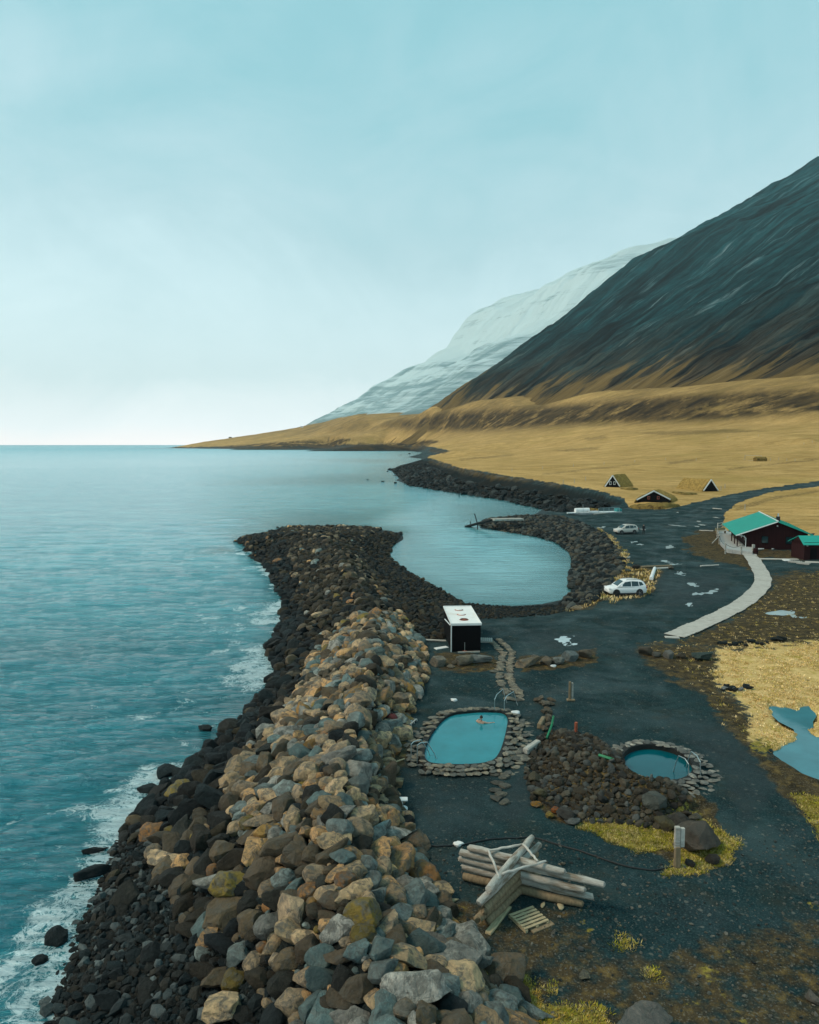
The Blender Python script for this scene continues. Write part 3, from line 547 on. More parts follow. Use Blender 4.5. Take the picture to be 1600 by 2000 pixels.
# ------------------------------------------------------------------ rocks
def ico(sub):
    import bmesh
    bm = bmesh.new(); bmesh.ops.create_icosphere(bm, subdivisions=sub, radius=1.0)
    V = np.array([v.co[:] for v in bm.verts]); F = np.array([[v.index for v in f.verts] for f in bm.faces]); bm.free(); return V, F
ICO = {k: ico(k) for k in (1, 2, 3, 4)}
def rock_shape(seed, sub, cuts=11, rough=.05, kind='block'):
    rg = np.random.default_rng(seed); V, F = ICO[sub]; V = V.copy()
    V = V / np.maximum(np.abs(V).max(1, keepdims=True), .001) ** (.45 if kind == 'block' else .12)
    for _ in range(cuts):
        n = rg.normal(size=3); n /= np.linalg.norm(n); d = rg.uniform(.52, .86) if kind == 'block' else rg.uniform(.72, .95)
        h = V @ n - d; V -= np.where(h > 0, h * .95, 0)[:, None] * n
    V += V * (rough * 2.0 * fbm(V[:, 0] * 1.3, V[:, 1] * 1.3, V[:, 2] * 1.3 + seed, seed, 3) + rough * .5 * vnoise(V[:, 0] * 6, V[:, 1] * 6, V[:, 2] * 6, seed + 5))[:, None]
    V -= (V.max(0) + V.min(0)) / 2
    return V / np.abs(V).max(0).mean(), F
rng = np.random.default_rng(7); rnd = random.Random(11)
SHAPES = ['angular', 'rounded', 'slab', 'long']
PROTO = []
ROCK = rock_mat('boulder_stone', None, True); ROCKS = rock_mat('loose_stone', 'tint', False)
for i in range(28):
    kd = SHAPES[i % 4]
    V, F = rock_shape(100 + i, 4, 15 if kd != 'rounded' else 10, .06, 'round' if kd == 'rounded' else 'block')
    V = V * {'angular': (1, .9, .85), 'rounded': (1, .9, .8), 'slab': (1.15, .95, .48), 'long': (1.4, .75, .65)}[kd]
    me = mesh_np('boulder', V, F, True, 17); me.materials.append(ROCK); PROTO.append((kd, me))
LOW = {s: [rock_shape(300 + i, s, 9, .05, 'block' if i % 3 else 'round') for i in range(14)] for s in (1, 2)}
def rotm(e):
    ca, sa, cb, sb, cc, sc = np.cos(e[:, 0]), np.sin(e[:, 0]), np.cos(e[:, 1]), np.sin(e[:, 1]), np.cos(e[:, 2]), np.sin(e[:, 2])
    o, z = np.ones_like(ca), np.zeros_like(ca)
    Rx = np.stack([o, z, z, z, ca, -sa, z, sa, ca], -1).reshape(-1, 3, 3); Ry = np.stack([cb, z, sb, z, o, z, -sb, z, cb], -1).reshape(-1, 3, 3); Rz = np.stack([cc, -sc, z, sc, cc, z, z, z, o], -1).reshape(-1, 3, 3)
    return Rz @ Ry @ Rx
def rock_mass(name, pos, size, tint, sub=2, tilt=.6, flat=(.55, .95), parent=None, smooth=False, mat=None, loc=(0, 0, 0)):
    """one mesh of many stones"""
    n = len(pos); which = rng.integers(0, 14, n)
    sc = np.asarray(size)[:, None] * np.stack([rng.uniform(.85, 1.3, n), rng.uniform(.75, 1.05, n), rng.uniform(*flat, n)], 1)
    R = rotm(np.stack([rng.uniform(-tilt, tilt, n), rng.uniform(-tilt, tilt, n), rng.uniform(0, 6.28, n)], 1))
    Vs, Fs, Ts, off = [], [], [], 0
    for k in range(14):
        m = np.where(which == k)[0]
        if not len(m): continue
        V, F = LOW[sub][k]
        v = np.einsum('nij,nkj->nki', R[m], V[None] * sc[m][:, None, :]) + np.asarray(pos)[m][:, None, :]
        Vs.append(v.reshape(-1, 3)); Fs.append((F[None] + (np.arange(len(m)) * len(V))[:, None, None]).reshape(-1, 3) + off); off += len(m) * len(V)
        Ts.append(np.repeat(np.c_[np.asarray(tint)[m], np.ones(len(m))], len(V), 0))
    me = mesh_np(name, np.concatenate(Vs) - np.asarray(loc, float), np.concatenate(Fs), True, 30)
    attr(me, 'tint', np.concatenate(Ts), 'FLOAT_COLOR')
    return link(name, me, mat or ROCKS, parent, loc)
def sample(poly, sizes, spacing, tries, dz=0.0, lo=170.0, taken=None, keep=None):
    """dart throwing inside a photo polygon laid on the terrain; sizes = list of (rmin, rmax)"""
    poly = np.array(poly, float); gp = np.array([P(x, y) for x, y in poly]); x0, y0 = gp[:, :2].min(0) - 1; x1, y1 = gp[:, :2].max(0) + 1
    out = [] if taken is None else taken; start = len(out); cell = 1.6 * sizes[0][1]; H_ = {}
    def put(q): H_.setdefault((int(q[0] // cell), int(q[1] // cell)), []).append(q)
    for q in out: put(q)
    for rmin, rmax in sizes:
        X, Y = rng.uniform(x0, x1, tries), rng.uniform(max(y0, 9.5), y1, tries); Z = tz(X, Y); px, py = proj(X, Y, Z)
        ok = sdpoly(px, py, poly, 30) < 0
        if keep is not None: ok &= keep(px, py, Z)
        for x, y, z in zip(X[ok], Y[ok], Z[ok]):
            r = rmin + (rmax - rmin) * rng.random() ** 1.7; ci, cj = int(x // cell), int(y // cell); good = True
            for a in (-1, 0, 1):
                for b in (-1, 0, 1):
                    for q in H_.get((ci + a, cj + b), ()):
                        if (q[0] - x) ** 2 + (q[1] - y) ** 2 < (spacing * (q[3] + r)) ** 2: good = False; break
                    if not good: break
                if not good: break
            if good: q = (x, y, z, r); out.append(q); put(q)
    return out[start:]
TAN = [(.52, .375, .215), (.60, .43, .25), (.40, .30, .19), (.60, .36, .16)]
GREY = [(.22, .275, .265), (.36, .36, .325), (.13, .20, .20)]
BROWN = [(.135, .10, .062), (.105, .082, .052), (.16, .12, .07)]
OCHRE = [(.33, .195, .06), (.24, .175, .035), (.40, .20, .075)]
DARK = [(.005, .014, .017), (.010, .018, .020), (.014, .015, .013), (.004, .009, .011)]
DBRN = [(.034, .027, .016), (.046, .038, .021), (.024, .025, .020)]
def pick(*w):
    """weighted colour family -> (name, rgb)"""
    fam = [('tan', TAN), ('grey', GREY), ('brown', BROWN), ('ochre', OCHRE), ('black', DARK), ('dark brown', DBRN)]
    k = rng.choice(6, p=np.array(w) / sum(w)); c = np.array(fam[k][1][rng.integers(len(fam[k][1]))]) * rng.uniform(.62, 1.35)
    return fam[k][0], c
SHORE_L = [(440, 1062), (520, 1105), (540, 1160), (575, 1215), (605, 1290), (585, 1350), (552, 1400), (490, 1460), (450, 1520), (450, 1590), (480, 1650), (510, 1700), (520, 1760), (520, 1820), (540, 1890), (560, 1960), (590, 2040), (620, 2160)]
CREST_P = [(690, 1205), (780, 1200), (828, 1262), (832, 1322), (798, 1400), (763, 1480), (780, 1560), (808, 1650), (858, 1750), (908, 1845), (995, 1915), (1052, 2005), (1080, 2120)]
tan_poly = CREST_P + SHORE_L[::-1][:-4] + [(640, 1240)]
wet_poly = WATER_OUT[2:23] + [(-60, 2130), (300, 2190)] + SHORE_L[::-1]
pts = []
tan_r = sample(tan_poly, [(.36, .66), (.25, .42), (.16, .27), (.09, .17)], .66, 60000, taken=pts)
# seaward side: big wet blocks in the upper part, scattered boulders over cobbles at the bottom left
up = lambda px, py, z: (py < 1640) | (px > 290 + (py - 1640) * .40)
wet_r = sample(wet_poly, [(.38, .70), (.26, .42), (.15, .27)], .68, 46000, taken=pts, keep=lambda px, py, z: up(px, py, z) & (z > -3.0))
bot_r = sample(wet_poly, [(.3, .8)], 1.3, 1800, taken=pts, keep=lambda px, py, z: (~up(px, py, z)) & (z > -2.5))
far_poly = [(440, 1066), (480, 1046), (560, 1030), (690, 1028), (745, 1034), (700, 1060), (735, 1120), (760, 1160), (790, 1205), (690, 1205), (640, 1240), (590, 1290), (575, 1215), (540, 1160), (520, 1105)]
far_r = sample(far_poly, [(.36, .60), (.25, .40), (.16, .27)], .70, 22000, taken=pts)
cand = []
for zone, rr in (('crest', tan_r), ('wet', wet_r), ('cobble', bot_r), ('far', far_r)):
    for x, y, z, r in rr:
        px, py = proj(x, y, z + .3 * r)
        lowness = float(np.clip((z + 2.0) / 2.6, 0, 1))
        if zone == 'crest':
            fam = pick(5.4, 3.0 + (2.2 if py > 1780 else 0), 2.6, .8, .1, .9) if lowness > .42 else pick(.6, .8, 3, .5, 0, 3)
        elif zone == 'far': fam = pick(.25, .1, 1.0, .12, 1.3, 4.5) if px > 560 + (py - 1060) * .25 else pick(0, 0, .2, .1, 4, 1.2)
        elif zone == 'cobble': fam = pick(0, .25, .5, .1, 3, 1.6)
        elif py > 1600 and px > 290: fam = pick(.5, .4, 2.6, .5, .7, 2.2)
        else: fam = pick(0, .05, .35, .12, 3.2, 1.7) if z > -1.2 or py > 1640 else pick(0, 0, .03, .03, 5, .5)
        cand.append([x, y, z, r, fam[0], fam[1], float(px), float(py), zone])
for c in cand: c.append(c[3] * FPX / np.hypot(c[1], c[2] - H) * (1 if -40 < c[6] < 1640 and c[7] < 2020 else .02))
cand.sort(key=lambda c: -c[9])
LEAD, REST = cand[:300], cand[300:]
rock_mass('boulder_mass', [(c[0], c[1], c[2] + .20 * c[3]) for c in REST], [c[3] * 1.05 for c in REST], [c[5] for c in REST], 2)
setp(bpy.data.objects['boulder_mass'], 'smaller rubble of tan grey and black stones filling the breakwater', 'rocks', kind='stuff')
LMK = [((1000, 1690), 'near the driftwood log windbreak'), ((910, 1440), 'near the large blue pool'), ((905, 1230), 'near the black shed'), ((330, 1520), 'at the foamy waterline'), ((540, 1300), 'at the upper waterline'), ((600, 1050), 'at the breakwater tip'),
       ((800, 1960), 'at the bottom edge'), ((450, 1950), 'at the bottom edge'), ((150, 1850), 'on the cobble beach'), ((300, 1780), 'on the cobble beach'), ((620, 1620), 'on the broad breakwater crest'), ((660, 1400), 'on the narrow breakwater crest'), ((450, 1640), 'on the seaward face'), ((640, 1830), 'on the foreground crest')]
ORD = 'first second third fourth fifth sixth seventh eighth ninth tenth eleventh twelfth thirteenth fourteenth fifteenth sixteenth seventeenth eighteenth nineteenth twentieth'.split()
def ordinal(n):
    if n < 20: return ORD[n]
    tens = ['', '', 'twenty', 'thirty', 'forty', 'fifty', 'sixty', 'seventy', 'eighty', 'ninety'][(n + 1) // 10 % 10]
    u = (n + 1) % 10
    base = ('one hundred ' if n >= 99 else '')
    if u == 0: return base + (tens[:-1] + 'ieth' if tens else 'tenth')
    return base + (tens + '-' + ORD[u - 1] if tens else ORD[(n + 1) % 100 - 1])
groups = {}
for c in LEAD:
    px, py = c[6], c[7]; lm = min(LMK, key=lambda l: (l[0][0] - px) ** 2 + (1.0 * (l[0][1] - py)) ** 2)[1]
    k = int(rng.integers(len(PROTO))); kd = PROTO[k][0]; me = PROTO[k][1]
    o = link('boulder', me, None, None, (c[0], c[1], c[2] + .28 * c[3]), (rng.uniform(-.45, .45), rng.uniform(-.45, .45), rng.uniform(0, 6.28)))
    s = c[3] * 1.12; o.scale = (s * rng.uniform(.9, 1.15), s * rng.uniform(.9, 1.12), s * rng.uniform(.8, 1.05)); o.color = (*c[5], 1)
    sz = 'huge' if c[3] > .60 else 'large' if c[3] > .47 else 'middling'
    adj = {'angular': 'angular', 'rounded': 'rounded', 'slab': 'flat', 'long': 'elongated'}[kd]
    setp(o, None, 'boulder', 'boulders of the stone breakwater')
    groups.setdefault((sz, c[4], adj, lm), []).append((py, o))
for (sz, col, adj, lm), l in groups.items():
    l.sort(key=lambda q: -q[0])
    for i, (_, o) in enumerate(l):
        o['label'] = f'{sz} {adj} {col} boulder {lm}' + ('' if len(l) == 1 else ', nearest of its look' if i == 0 else f', {ordinal(i)} nearest of its look')

def scatter(name, poly, sizes, spacing, tries, cols, label, cat, sub=1, dz=.2, keep=None, tilt=.6, flat=(.5, .9), kind='stuff'):
    pp = sample(poly, sizes, spacing, tries, keep=keep)
    tint = [np.array(cols[rng.integers(len(cols))]) * rng.uniform(.7, 1.35) for _ in pp]
    if not pp: return
    o = rock_mass(name, [(x, y, z + dz * r) for x, y, z, r in pp], [r for *_, r in pp], tint, sub, tilt, flat); setp(o, label, cat, kind=kind); return o
scatter('beach_cobbles', [(340, 1560), (430, 1600), (500, 1720), (520, 1850), (600, 2100), (-150, 2150), (0, 1990), (100, 1850), (200, 1660)], [(.13, .30), (.07, .14), (.045, .075)], .72, 42000, DARK[:3] + DARK[:3] + [(.04, .055, .058), (.03, .028, .022), (.12, .15, .155)], 'black wet cobbles covering the beach below the breakwater', 'cobbles', keep=lambda px, py, z: z > -2.6)
scatter('crest_chips', [(740, 1200), (828, 1262), (832, 1322), (763, 1480), (780, 1560), (808, 1650), (908, 1845), (1052, 2005), (1000, 2060), (860, 1950), (740, 1700), (700, 1500), (720, 1300)], [(.08, .18)], .9, 9000, TAN + GREY + BROWN, 'small tan chips between the boulders on the landward side', 'stones')
scatter('harbour_shingle', [(700, 1040), (785, 1042), (765, 1070), (760, 1090), (800, 1120), (905, 1178), (885, 1240), (830, 1255), (785, 1200), (745, 1150), (720, 1110)], [(.28, .48), (.14, .28)], .75, 20000, DARK + DBRN + DBRN, 'dark shingle bank between breakwater and harbour pool', 'shingle', keep=lambda px, py, z: z > -2.4)
scatter('quay_rocks', [(912, 1028), (955, 1014), (1030, 1008), (1090, 1008), (1130, 1020), (1180, 1045), (1205, 1075), (1220, 1108), (1195, 1140), (1160, 1178), (1118, 1192), (1098, 1178), (1120, 1158), (1112, 1130), (1120, 1100), (1113, 1078), (1088, 1062), (1040, 1048), (960, 1038)], [(.42, .62), (.28, .44), (.18, .30)], .7, 22000, DARK + [(.05, .062, .06), (.07, .078, .072), (.06, .052, .036), (.09, .082, .06)], 'dark rock armour curving round the harbour side of the car park', 'rock armour', 2)
scatter('bay_stones', [(765, 918), (790, 910), (835, 908), (900, 939), (1000, 957), (1100, 971), (1195, 988), (1120, 1003), (1060, 997), (900, 966), (800, 950)], [(.7, 1.6), (.35, .7)], .9, 9000, DARK + [(.04, .05, .05)], 'black stones strewn over the far bay beach', 'stones')
scatter('tideline_stones', [(900, 1178), (1000, 1186), (1110, 1180), (1118, 1192), (1060, 1203), (940, 1210), (890, 1235), (870, 1200)], [(.10, .25)], .8, 5000, DARK + DBRN, 'dark stones and weed along the harbour tideline', 'stones')
scatter('mound_rubble', [(1050, 1440), (1100, 1425), (1165, 1440), (1215, 1478), (1280, 1505), (1335, 1530), (1345, 1590), (1300, 1620), (1220, 1610), (1120, 1605), (1040, 1560), (1025, 1510)], [(.15, .26), (.09, .16), (.05, .09), (.03, .05)], .80, 16000, [(.05, .042, .03), (.075, .06, .04), (.035, .034, .03), (.10, .085, .06), (.085, .092, .088), (.045, .036, .022)], 'brown rubble heaped into a mound between the two pools', 'rubble', 2)
scatter('gravel_stones', [(800, 1640), (1000, 1620), (1400, 1700), (1600, 1560), (1750, 1700), (1800, 2080), (1080, 2080), (900, 1840)], [(.03, .075), (.015, .03)], 2.4, 4200, [(.08, .095, .09), (.13, .125, .105), (.03, .04, .04), (.2, .19, .16)], 'pale pebbles scattered on the dark foreground gravel', 'pebbles', dz=.1)

# single stones the eye can pick out
def stone(px, py, w, label, col, name='boulder', cat='boulder', group=None, k=None, sq=.8, sink=.30, rz=None, ln=1.0):
    p = P(px, py); s = w / 2
    kk_ = int(rng.integers(len(PROTO))) if k is None else k
    o = link(name, PROTO[kk_][1], None, None, (p[0], p[1] + s * .5, p[2] + s * sq * (1 - sink) * .8), (rng.uniform(-.15, .15), rng.uniform(-.15, .15), rng.uniform(0, 6.28) if rz is None else rz))
    o.scale = (s * ln, s, s * sq); o.color = (*col, 1); setp(o, label, cat, group); return o
G1 = 'boulders lined up at the edge of the car park'
for x, y, w, c, k, l, ln in ((1032, 1303, 1.35, (.26, .2, .13), 3, 'long tan boulder at the left end of the right-hand boulder row', 1.1), (1046, 1288, .6, (.2, .18, .14), 1, 'small tan boulder squeezed behind the row right of the stone path', 1), (1068, 1300, 1.1, (.17, .14, .1), 0, 'brown boulder second in the row right of the stone path', 1),
                             (1092, 1298, .95, (.2, .215, .2), 1, 'pale grey rounded boulder in the middle of the row', 1), (1116, 1291, 1.2, (.15, .19, .195), 4, 'large blue grey boulder beside the row end block', 1.1), (1144, 1286, 1.15, (.15, .12, .085), 8, 'squared brown boulder at the right end of the row', 1), (1082, 1291, .5, (.14, .13, .1), 5, 'little brown stone wedged in the boulder row', 1)):
    stone(x, y, w, l, c, group=G1, k=k, ln=ln, rz=.2)
G2 = 'boulders in front of the black shed'
for x, y, w, c, k, l, ln in ((857, 1302, 1.25, (.25, .22, .17), 4, 'pale angular boulder at the left corner before the black shed', 1), (908, 1300, 1.3, (.19, .17, .12), 1, 'rounded tan boulder below the middle of the black shed', 1.1), (938, 1296, 1.3, (.17, .2, .2), 3, 'long grey tilted boulder at the right corner before the black shed', 1.1), (880, 1305, .55, (.24, .2, .14), 2, 'small flat tan stone beside the pale corner boulder', 1), (890, 1299, .6, (.12, .11, .08), 5, 'small dark stone in the grass before the shed', 1)):
    stone(x, y, w, l, c, group=G2, k=k, ln=ln, rz=-.5 if k == 3 else .3)
G3 = 'boulders between boardwalk and marsh'
for x, y, w, c, k, l, ln in ((1262, 1280, 1.15, (.10, .085, .065), 8, 'brown block at the left end of the marsh boulder row', 1), (1284, 1284, .7, (.13, .13, .115), 1, 'small grey brown stone second in the marsh row', 1), (1308, 1286, 1.0, (.17, .175, .165), 4, 'pale upright boulder in the middle of the marsh row', .8), (1333, 1287, .8, (.06, .055, .04), 0, 'dark brown stone right of the pale upright boulder', 1), (1376, 1290, 1.25, (.04, .065, .06), 7, 'dark green elongated stone at the right end of the marsh row', 1)):
    stone(x, y, w, l, c, group=G3, k=k, ln=ln, rz=.1)
for i in range(13):
    x = 1405 + i * 10.5 + rng.uniform(-3, 3); stone(x, 1262 - abs(i - 3) * 1.0 + rng.uniform(-4, 3), rng.uniform(.35, .7), f'small dark stone edging the far side of the marsh grass, {ordinal(i)} from the left', DARK[i % 3], name='stone', cat='stone', group='dark stones edging the marsh')
for i in range(16):
    x = 1412 + rng.uniform(0, 62); stone(x, 1346 + rng.uniform(-5, 6), rng.uniform(.25, .5), 'dark broken stone in the heap lying in the marsh grass', DARK[i % 4] if i % 5 else (.3, .32, .32), name='stone', cat='stone', group='dark stones heaped in the marsh grass')
for x, y, w, c, k, l in ((1282, 1582, 1.15, (.085, .095, .085), 9, 'big grey green boulder on the near slope of the rubble mound'), (1334, 1622, 1.0, (.055, .05, .042), 5, 'brown boulder behind the timber signpost'), (1368, 1668, 1.75, (.085, .07, .055), 4, 'largest brown boulder beside the timber signpost'), (1302, 1622, .9, (.10, .085, .04), 0, 'mossy boulder at the foot of the rubble mound'), (1107, 1605, .85, (.06, .056, .05), 4, 'dark boulder at the left foot of the rubble mound'), (1056, 1560, .7, (.11, .10, .05), 8, 'mossy block at the left end of the rubble mound'), (1046, 1530, .8, (.09, .08, .05), 0, 'brown block stacked behind the mossy block'),
                         (1120, 1612, .6, (.17, .19, .19), 2, 'pale grey stone below the dark boulder of the mound'), (1048, 1577, .45, (.42, .2, .02), 6, 'yellow lichened stone at the left foot of the mound'), (1085, 1588, .42, (.45, .13, .02), 9, 'orange lichened stone at the left foot of the mound'), (1300, 1536, .34, (.42, .14, .025), 1, 'orange stone on top of the mound beside the round pool'), (1075, 1598, .4, (.40, .27, .03), 4, 'yellow stone below the orange lichened stone'), (1345, 1568, .5, (.2, .12, .05), 1, 'rusty brown stone at the right end of the mound'), (1360, 1602, .55, (.14, .13, .1), 2, 'flat brown stone by the moss right of the mound'), (1395, 1688, .6, (.05, .045, .036), 5, 'dark stone at the right foot of the largest brown boulder'), (1350, 1694, .4, (.045, .04, .034), 1, 'small dark stone at the left foot of the largest brown boulder'), (1070, 1470, .35, (.13, .155, .15), 1, 'pale blue grey stone near the green pipe')):
    stone(x, y, w, l, c, k=k)
for x, y, w, c, l in ((1143, 1915, .36, (.30, .28, .2), 'lone pale stone on the foreground gravel'), (1082, 1826, .2, (.24, .22, .18), 'small pale stone right of the foreground pallet'), (1255, 2052, 1.5, (.18, .17, .155), 'grey brown boulder cut by the bottom edge on the gravel'), (1135, 1858, .2, (.13, .15, .15), 'small grey stone on the gravel beyond the lone pale stone'), (1100, 1690, .2, (.33, .3, .22), 'small whitish stone near the black hose'), (1590, 1960, .4, (.22, .2, .17), 'pale stone at the right edge of the foreground gravel')):
    stone(x, y, w, l, c, name='boulder' if w > 1 else 'stone', cat='boulder' if w > 1 else 'stone')
for x, y, w, l in ((327, 1510, 1.25, 'wet black rock standing in foam at the bend of the waterline'), (400, 1424, .8, 'small black rock awash off the breakwater'), (292, 1545, .9, 'low black rock behind the foam below the bend'), (186, 1664, .7, 'round black rock awash beside the cobble beach'), (112, 1835, .95, 'grey black rock awash near the left edge'), (180, 1712, 1.0, 'black upright rock at the edge of the cobble beach'), (80, 1880, .5, 'small black rock in the foam at lower left')):
    p = G(x, y, -2.0); o = link('sea_rock', PROTO[rnd.randrange(28)][1], None, None, (p[0], p[1], -2.0 + .12 * w), (0, 0, rnd.uniform(0, 6))); o.scale = (w * .55, w * .5, w * .45); o.color = (*DARK[0], 1); setp(o, l, 'rock', 'black rocks awash off the breakwater')
for i, (x, y, w) in enumerate(((761, 918, 3.2), (757, 921, 1.4), (718, 937, 1.2), (748, 941, 1.1), (772, 944, 1.5), (800, 887, 4.5), (783, 889, 2.5))):
    p = G(x, y, -2.0); o = link('sea_rock', PROTO[(i * 5) % 28][1], None, None, (p[0], p[1], -2.0 + .1 * w), (0, 0, i)); o.scale = (w * .6, w * .5, w * .4); o.color = (*DARK[1], 1); setp(o, f'small black rock off the far bay point, {ordinal(i)} counted outward from the {"headland" if i < 5 else "spit"}', 'rock', 'black rocks off the far point')

# stepping stones from the shed to the pool
pathc = [(966, 1250), (974, 1258), (984, 1268), (992, 1278), (990, 1292), (986, 1305), (985, 1318), (986, 1330), (994, 1342), (1001, 1354), (1006, 1366)]
pc, sp_ = resample([P(x, y) for x, y in pathc], 34); n_ = 0
STEP = 'flat stepping stones laid from shed to pool'
slab_protos = [PROTO[i][1] for i in range(28) if PROTO[i][0] == 'slab']
def flatstone(x, y, z, w, rz, col, label, group=None, name='stepping_stone', cat='stepping stone', th=.16, ln=1.0):
    o = link(name, slab_protos[rnd.randrange(len(slab_protos))], None, None, (x, y, z), (rnd.uniform(-.05, .05), rnd.uniform(-.05, .05), rz)); o.scale = (w * .5 * ln, w * .5, th); o.color = (*col, 1); return setp(o, label, cat, group)
PALE = [(.42, .355, .26), (.36, .325, .25), (.47, .40, .29), (.30, .28, .23)]
for i, q in enumerate(pc):
    for sd in (-1, 1):
        d = pc[min(i + 1, 33)] - pc[max(i - 1, 0)]; d /= np.linalg.norm(d)
        x, y = q[0] + sd * .36 * -d[1] * -1 + rnd.uniform(-.08, .08), q[1] + sd * .36 * -d[0] + rnd.uniform(-.08, .08)
        if i > 18 and sd > 0 and i % 4 == 0: continue
        flatstone(x, y, float(tz(x, y)) + .05, rnd.uniform(.40, .56), rnd.uniform(-.4, .4), PALE[rnd.randrange(4)], f'flat pale stepping stone in the {"left" if sd < 0 else "right"} file of the path, {ordinal(i)} from the shed', STEP, th=.12, ln=1.2); n_ += 1
for i, (x, y, w) in enumerate(((1003, 1367, .6), (1012, 1368, .5), (965, 1312, .7), (1004, 1274, .4), (973, 1497, .9), (966, 1512, .6), (984, 1518, .6), (972, 1530, .55), (985, 1535, .6), (968, 1545, .55), (980, 1552, .6), (967, 1560, .55), (985, 1568, .5), (972, 1488, 1.3))):
    p = P(x, y); flatstone(p[0], p[1], p[2] + .05, w, rnd.uniform(0, 6), [(.2, .19, .15), (.13, .125, .105)][i % 2], ('flat stone beside the path end at the pool ladder' if i < 2 else 'lone flat stone off the path' if i < 4 else f'flat dull stone set in gravel below the pool corner, {ordinal(i - 4)} toward the viewer'), 'flat stones set in the gravel around the pool', th=.12)

# ------------------------------------------------------------------ materials of the made things
M = dict(
    wood=simple('grey_driftwood', (.40, .385, .345), .85, var=.4, sc=2.2, stretch=(.6, 3, 3), bump=.5, bd=.02, stain=(.17, .125, .085)), plank=simple('weathered_plank', (.46, .44, .40), .85, var=.22, sc=2.0, stretch=(1, 4, 4), stain=(.30, .275, .24)),
    deck=simple('deck_board', (.34, .35, .34), .8, var=.2, sc=1.5, stretch=(.5, 5, 1)), pale=simple('pallet_slat', (.42, .345, .21), .85, var=.3, sc=3, stretch=(1, 5, 5)), post=simple('old_post_wood', (.22, .165, .10), .9, var=.4, sc=3, stretch=(3, 3, .7), bump=.5),
    redwall=simple('dark_red_boards', (.026, .007, .008), .8, spec=.15, var=.3, sc=1.2, stretch=(7, 7, .2), bump=.4), green=simple('green_roof_sheet', (.010, .30, .235), .45, var=.10, sc=.6, bump=.05), trim=simple('white_paint', (.72, .73, .72), .5, var=.06, bump=.05), black=simple('black_boards', (.004, .004, .005), .8, spec=.12, var=.3, sc=1, stretch=(8, 8, .2), bump=.5),
    white=simple('chalky_white_roof', (.80, .79, .77), .55, var=.05, sc=.8, bump=.08, stain=(.70, .66, .62)), rust=simple('rust', (.36, .09, .045), .85, var=.4, sc=3), steel=simple('galvanised_steel', (.42, .50, .52), .35, .75, var=.12, bump=.05), dark=simple('black_rubber', (.012, .013, .014), .7, var=.3), glass=simple('tinted_window', (.008, .030, .036), .06, 0, var=.1, bump=0, spec=.7),
    paint=simple('white_car_paint', (.74, .75, .75), .22, 0, var=.02, sc=.8, bump=0, spec=.6), champagne=simple('champagne_car_paint', (.56, .52, .47), .25, .15, var=.02, sc=.8, bump=0, spec=.6), alloy=simple('wheel_alloy', (.42, .43, .44), .35, .7, var=.1, bump=0), lampred=simple('red_lens', (.32, .015, .012), .2, bump=0), lampw=simple('clear_lens', (.75, .8, .82), .1, bump=0), plastic=simple('grey_plastic', (.035, .037, .04), .6, bump=0),
    turf=simple('turf_roof', (.33, .22, .07), 1, var=.5, sc=1.6, bump=1.0, bd=.12, stain=(.30, .215, .07), spec=.05), wall=simple('basin_wall', (.014, .015, .014), .8, var=.5, sc=3, bump=.6, bd=.05), pipegreen=simple('green_pipe', (.01, .17, .075), .5), hose=simple('black_hose', (.008, .009, .010), .5), redball=simple('dull_red_float', (.12, .016, .014), .6), navy=simple('dark_cloth', (.008, .009, .012), .9, var=.2), skin=simple('skin', (.48, .29, .21), .55, var=.08, bump=0), hair=simple('dark_hair', (.03, .018, .012), .7), earth=simple('turf_bank', (.20, .14, .045), 1, var=.5, sc=1.3, bump=1, bd=.1, stain=(.06, .04, .018), spec=.05), window=simple('pale_window', (.45, .5, .5), .3, bump=0), redframe=simple('red_window_frame', (.35, .06, .04), .6, bump=0), boat=simple('white_hull', (.62, .66, .67), .4, var=.1, sc=1, stain=(.4, .42, .42)), teal=simple('teal_tarpaulin', (.03, .26, .27), .6))
def water_mat(name, col, rough=.04, bs=.18, sc=3.0):
    t = NT(name); v = t.pos(); n = t.noise(t.map(v, (1, 1.4, 1)), sc, 4, .6, .3)
    c = t.mix(t.rng(t.noise(v, .5, 4, .6), .35, .65), c3(col, .85), c3(col, 1.12))
    return t.bsdf(Base_Color=c, Roughness=rough, IOR=1.333, Normal=t.bump(n, bs, .03))
WPOOL = water_mat('pool_water', (.02, .205, .245)); WPOOLB = water_mat('round_pool_water', (.0, .078, .10)); WPOND = water_mat('pond_water', (.05, .185, .225), .03, .05, 1.2); WPUD = water_mat('icy_puddle', (.40, .49, .52), .12, .05, 2.0)
def poly_sheet(name, poly, z, mat, parent=None, loc=(0, 0, 0)):
    pts_ = [G(x, y, z) for x, y in poly] if len(poly[0]) == 2 else poly
    V = [tuple(np.asarray(p) - np.asarray(loc)) for p in pts_]; vo_, eo_, f_, *_ = delaunay_2d_cdt([Vector((a[0], a[1])) for a in V], [(i, (i + 1) % len(V)) for i in range(len(V))], [list(range(len(V)))], 1, 1e-5)
    me = bpy.data.meshes.new(name); me.from_pydata([(v.x, v.y, V[0][2]) for v in vo_], [], [f for f in f_]); me.update()
    return link(name, me, mat, parent, loc)
def smooth_loop(poly, n=80, it=4):
    P_ = np.array(poly, float); P_ = resample(np.c_[np.vstack([P_, P_[:1]]), np.zeros(len(P_) + 1)], n + 1)[0][:-1, :2]
    for _ in range(it): P_ = (np.roll(P_, 1, 0) + 2 * P_ + np.roll(P_, -1, 0)) / 4
    return P_

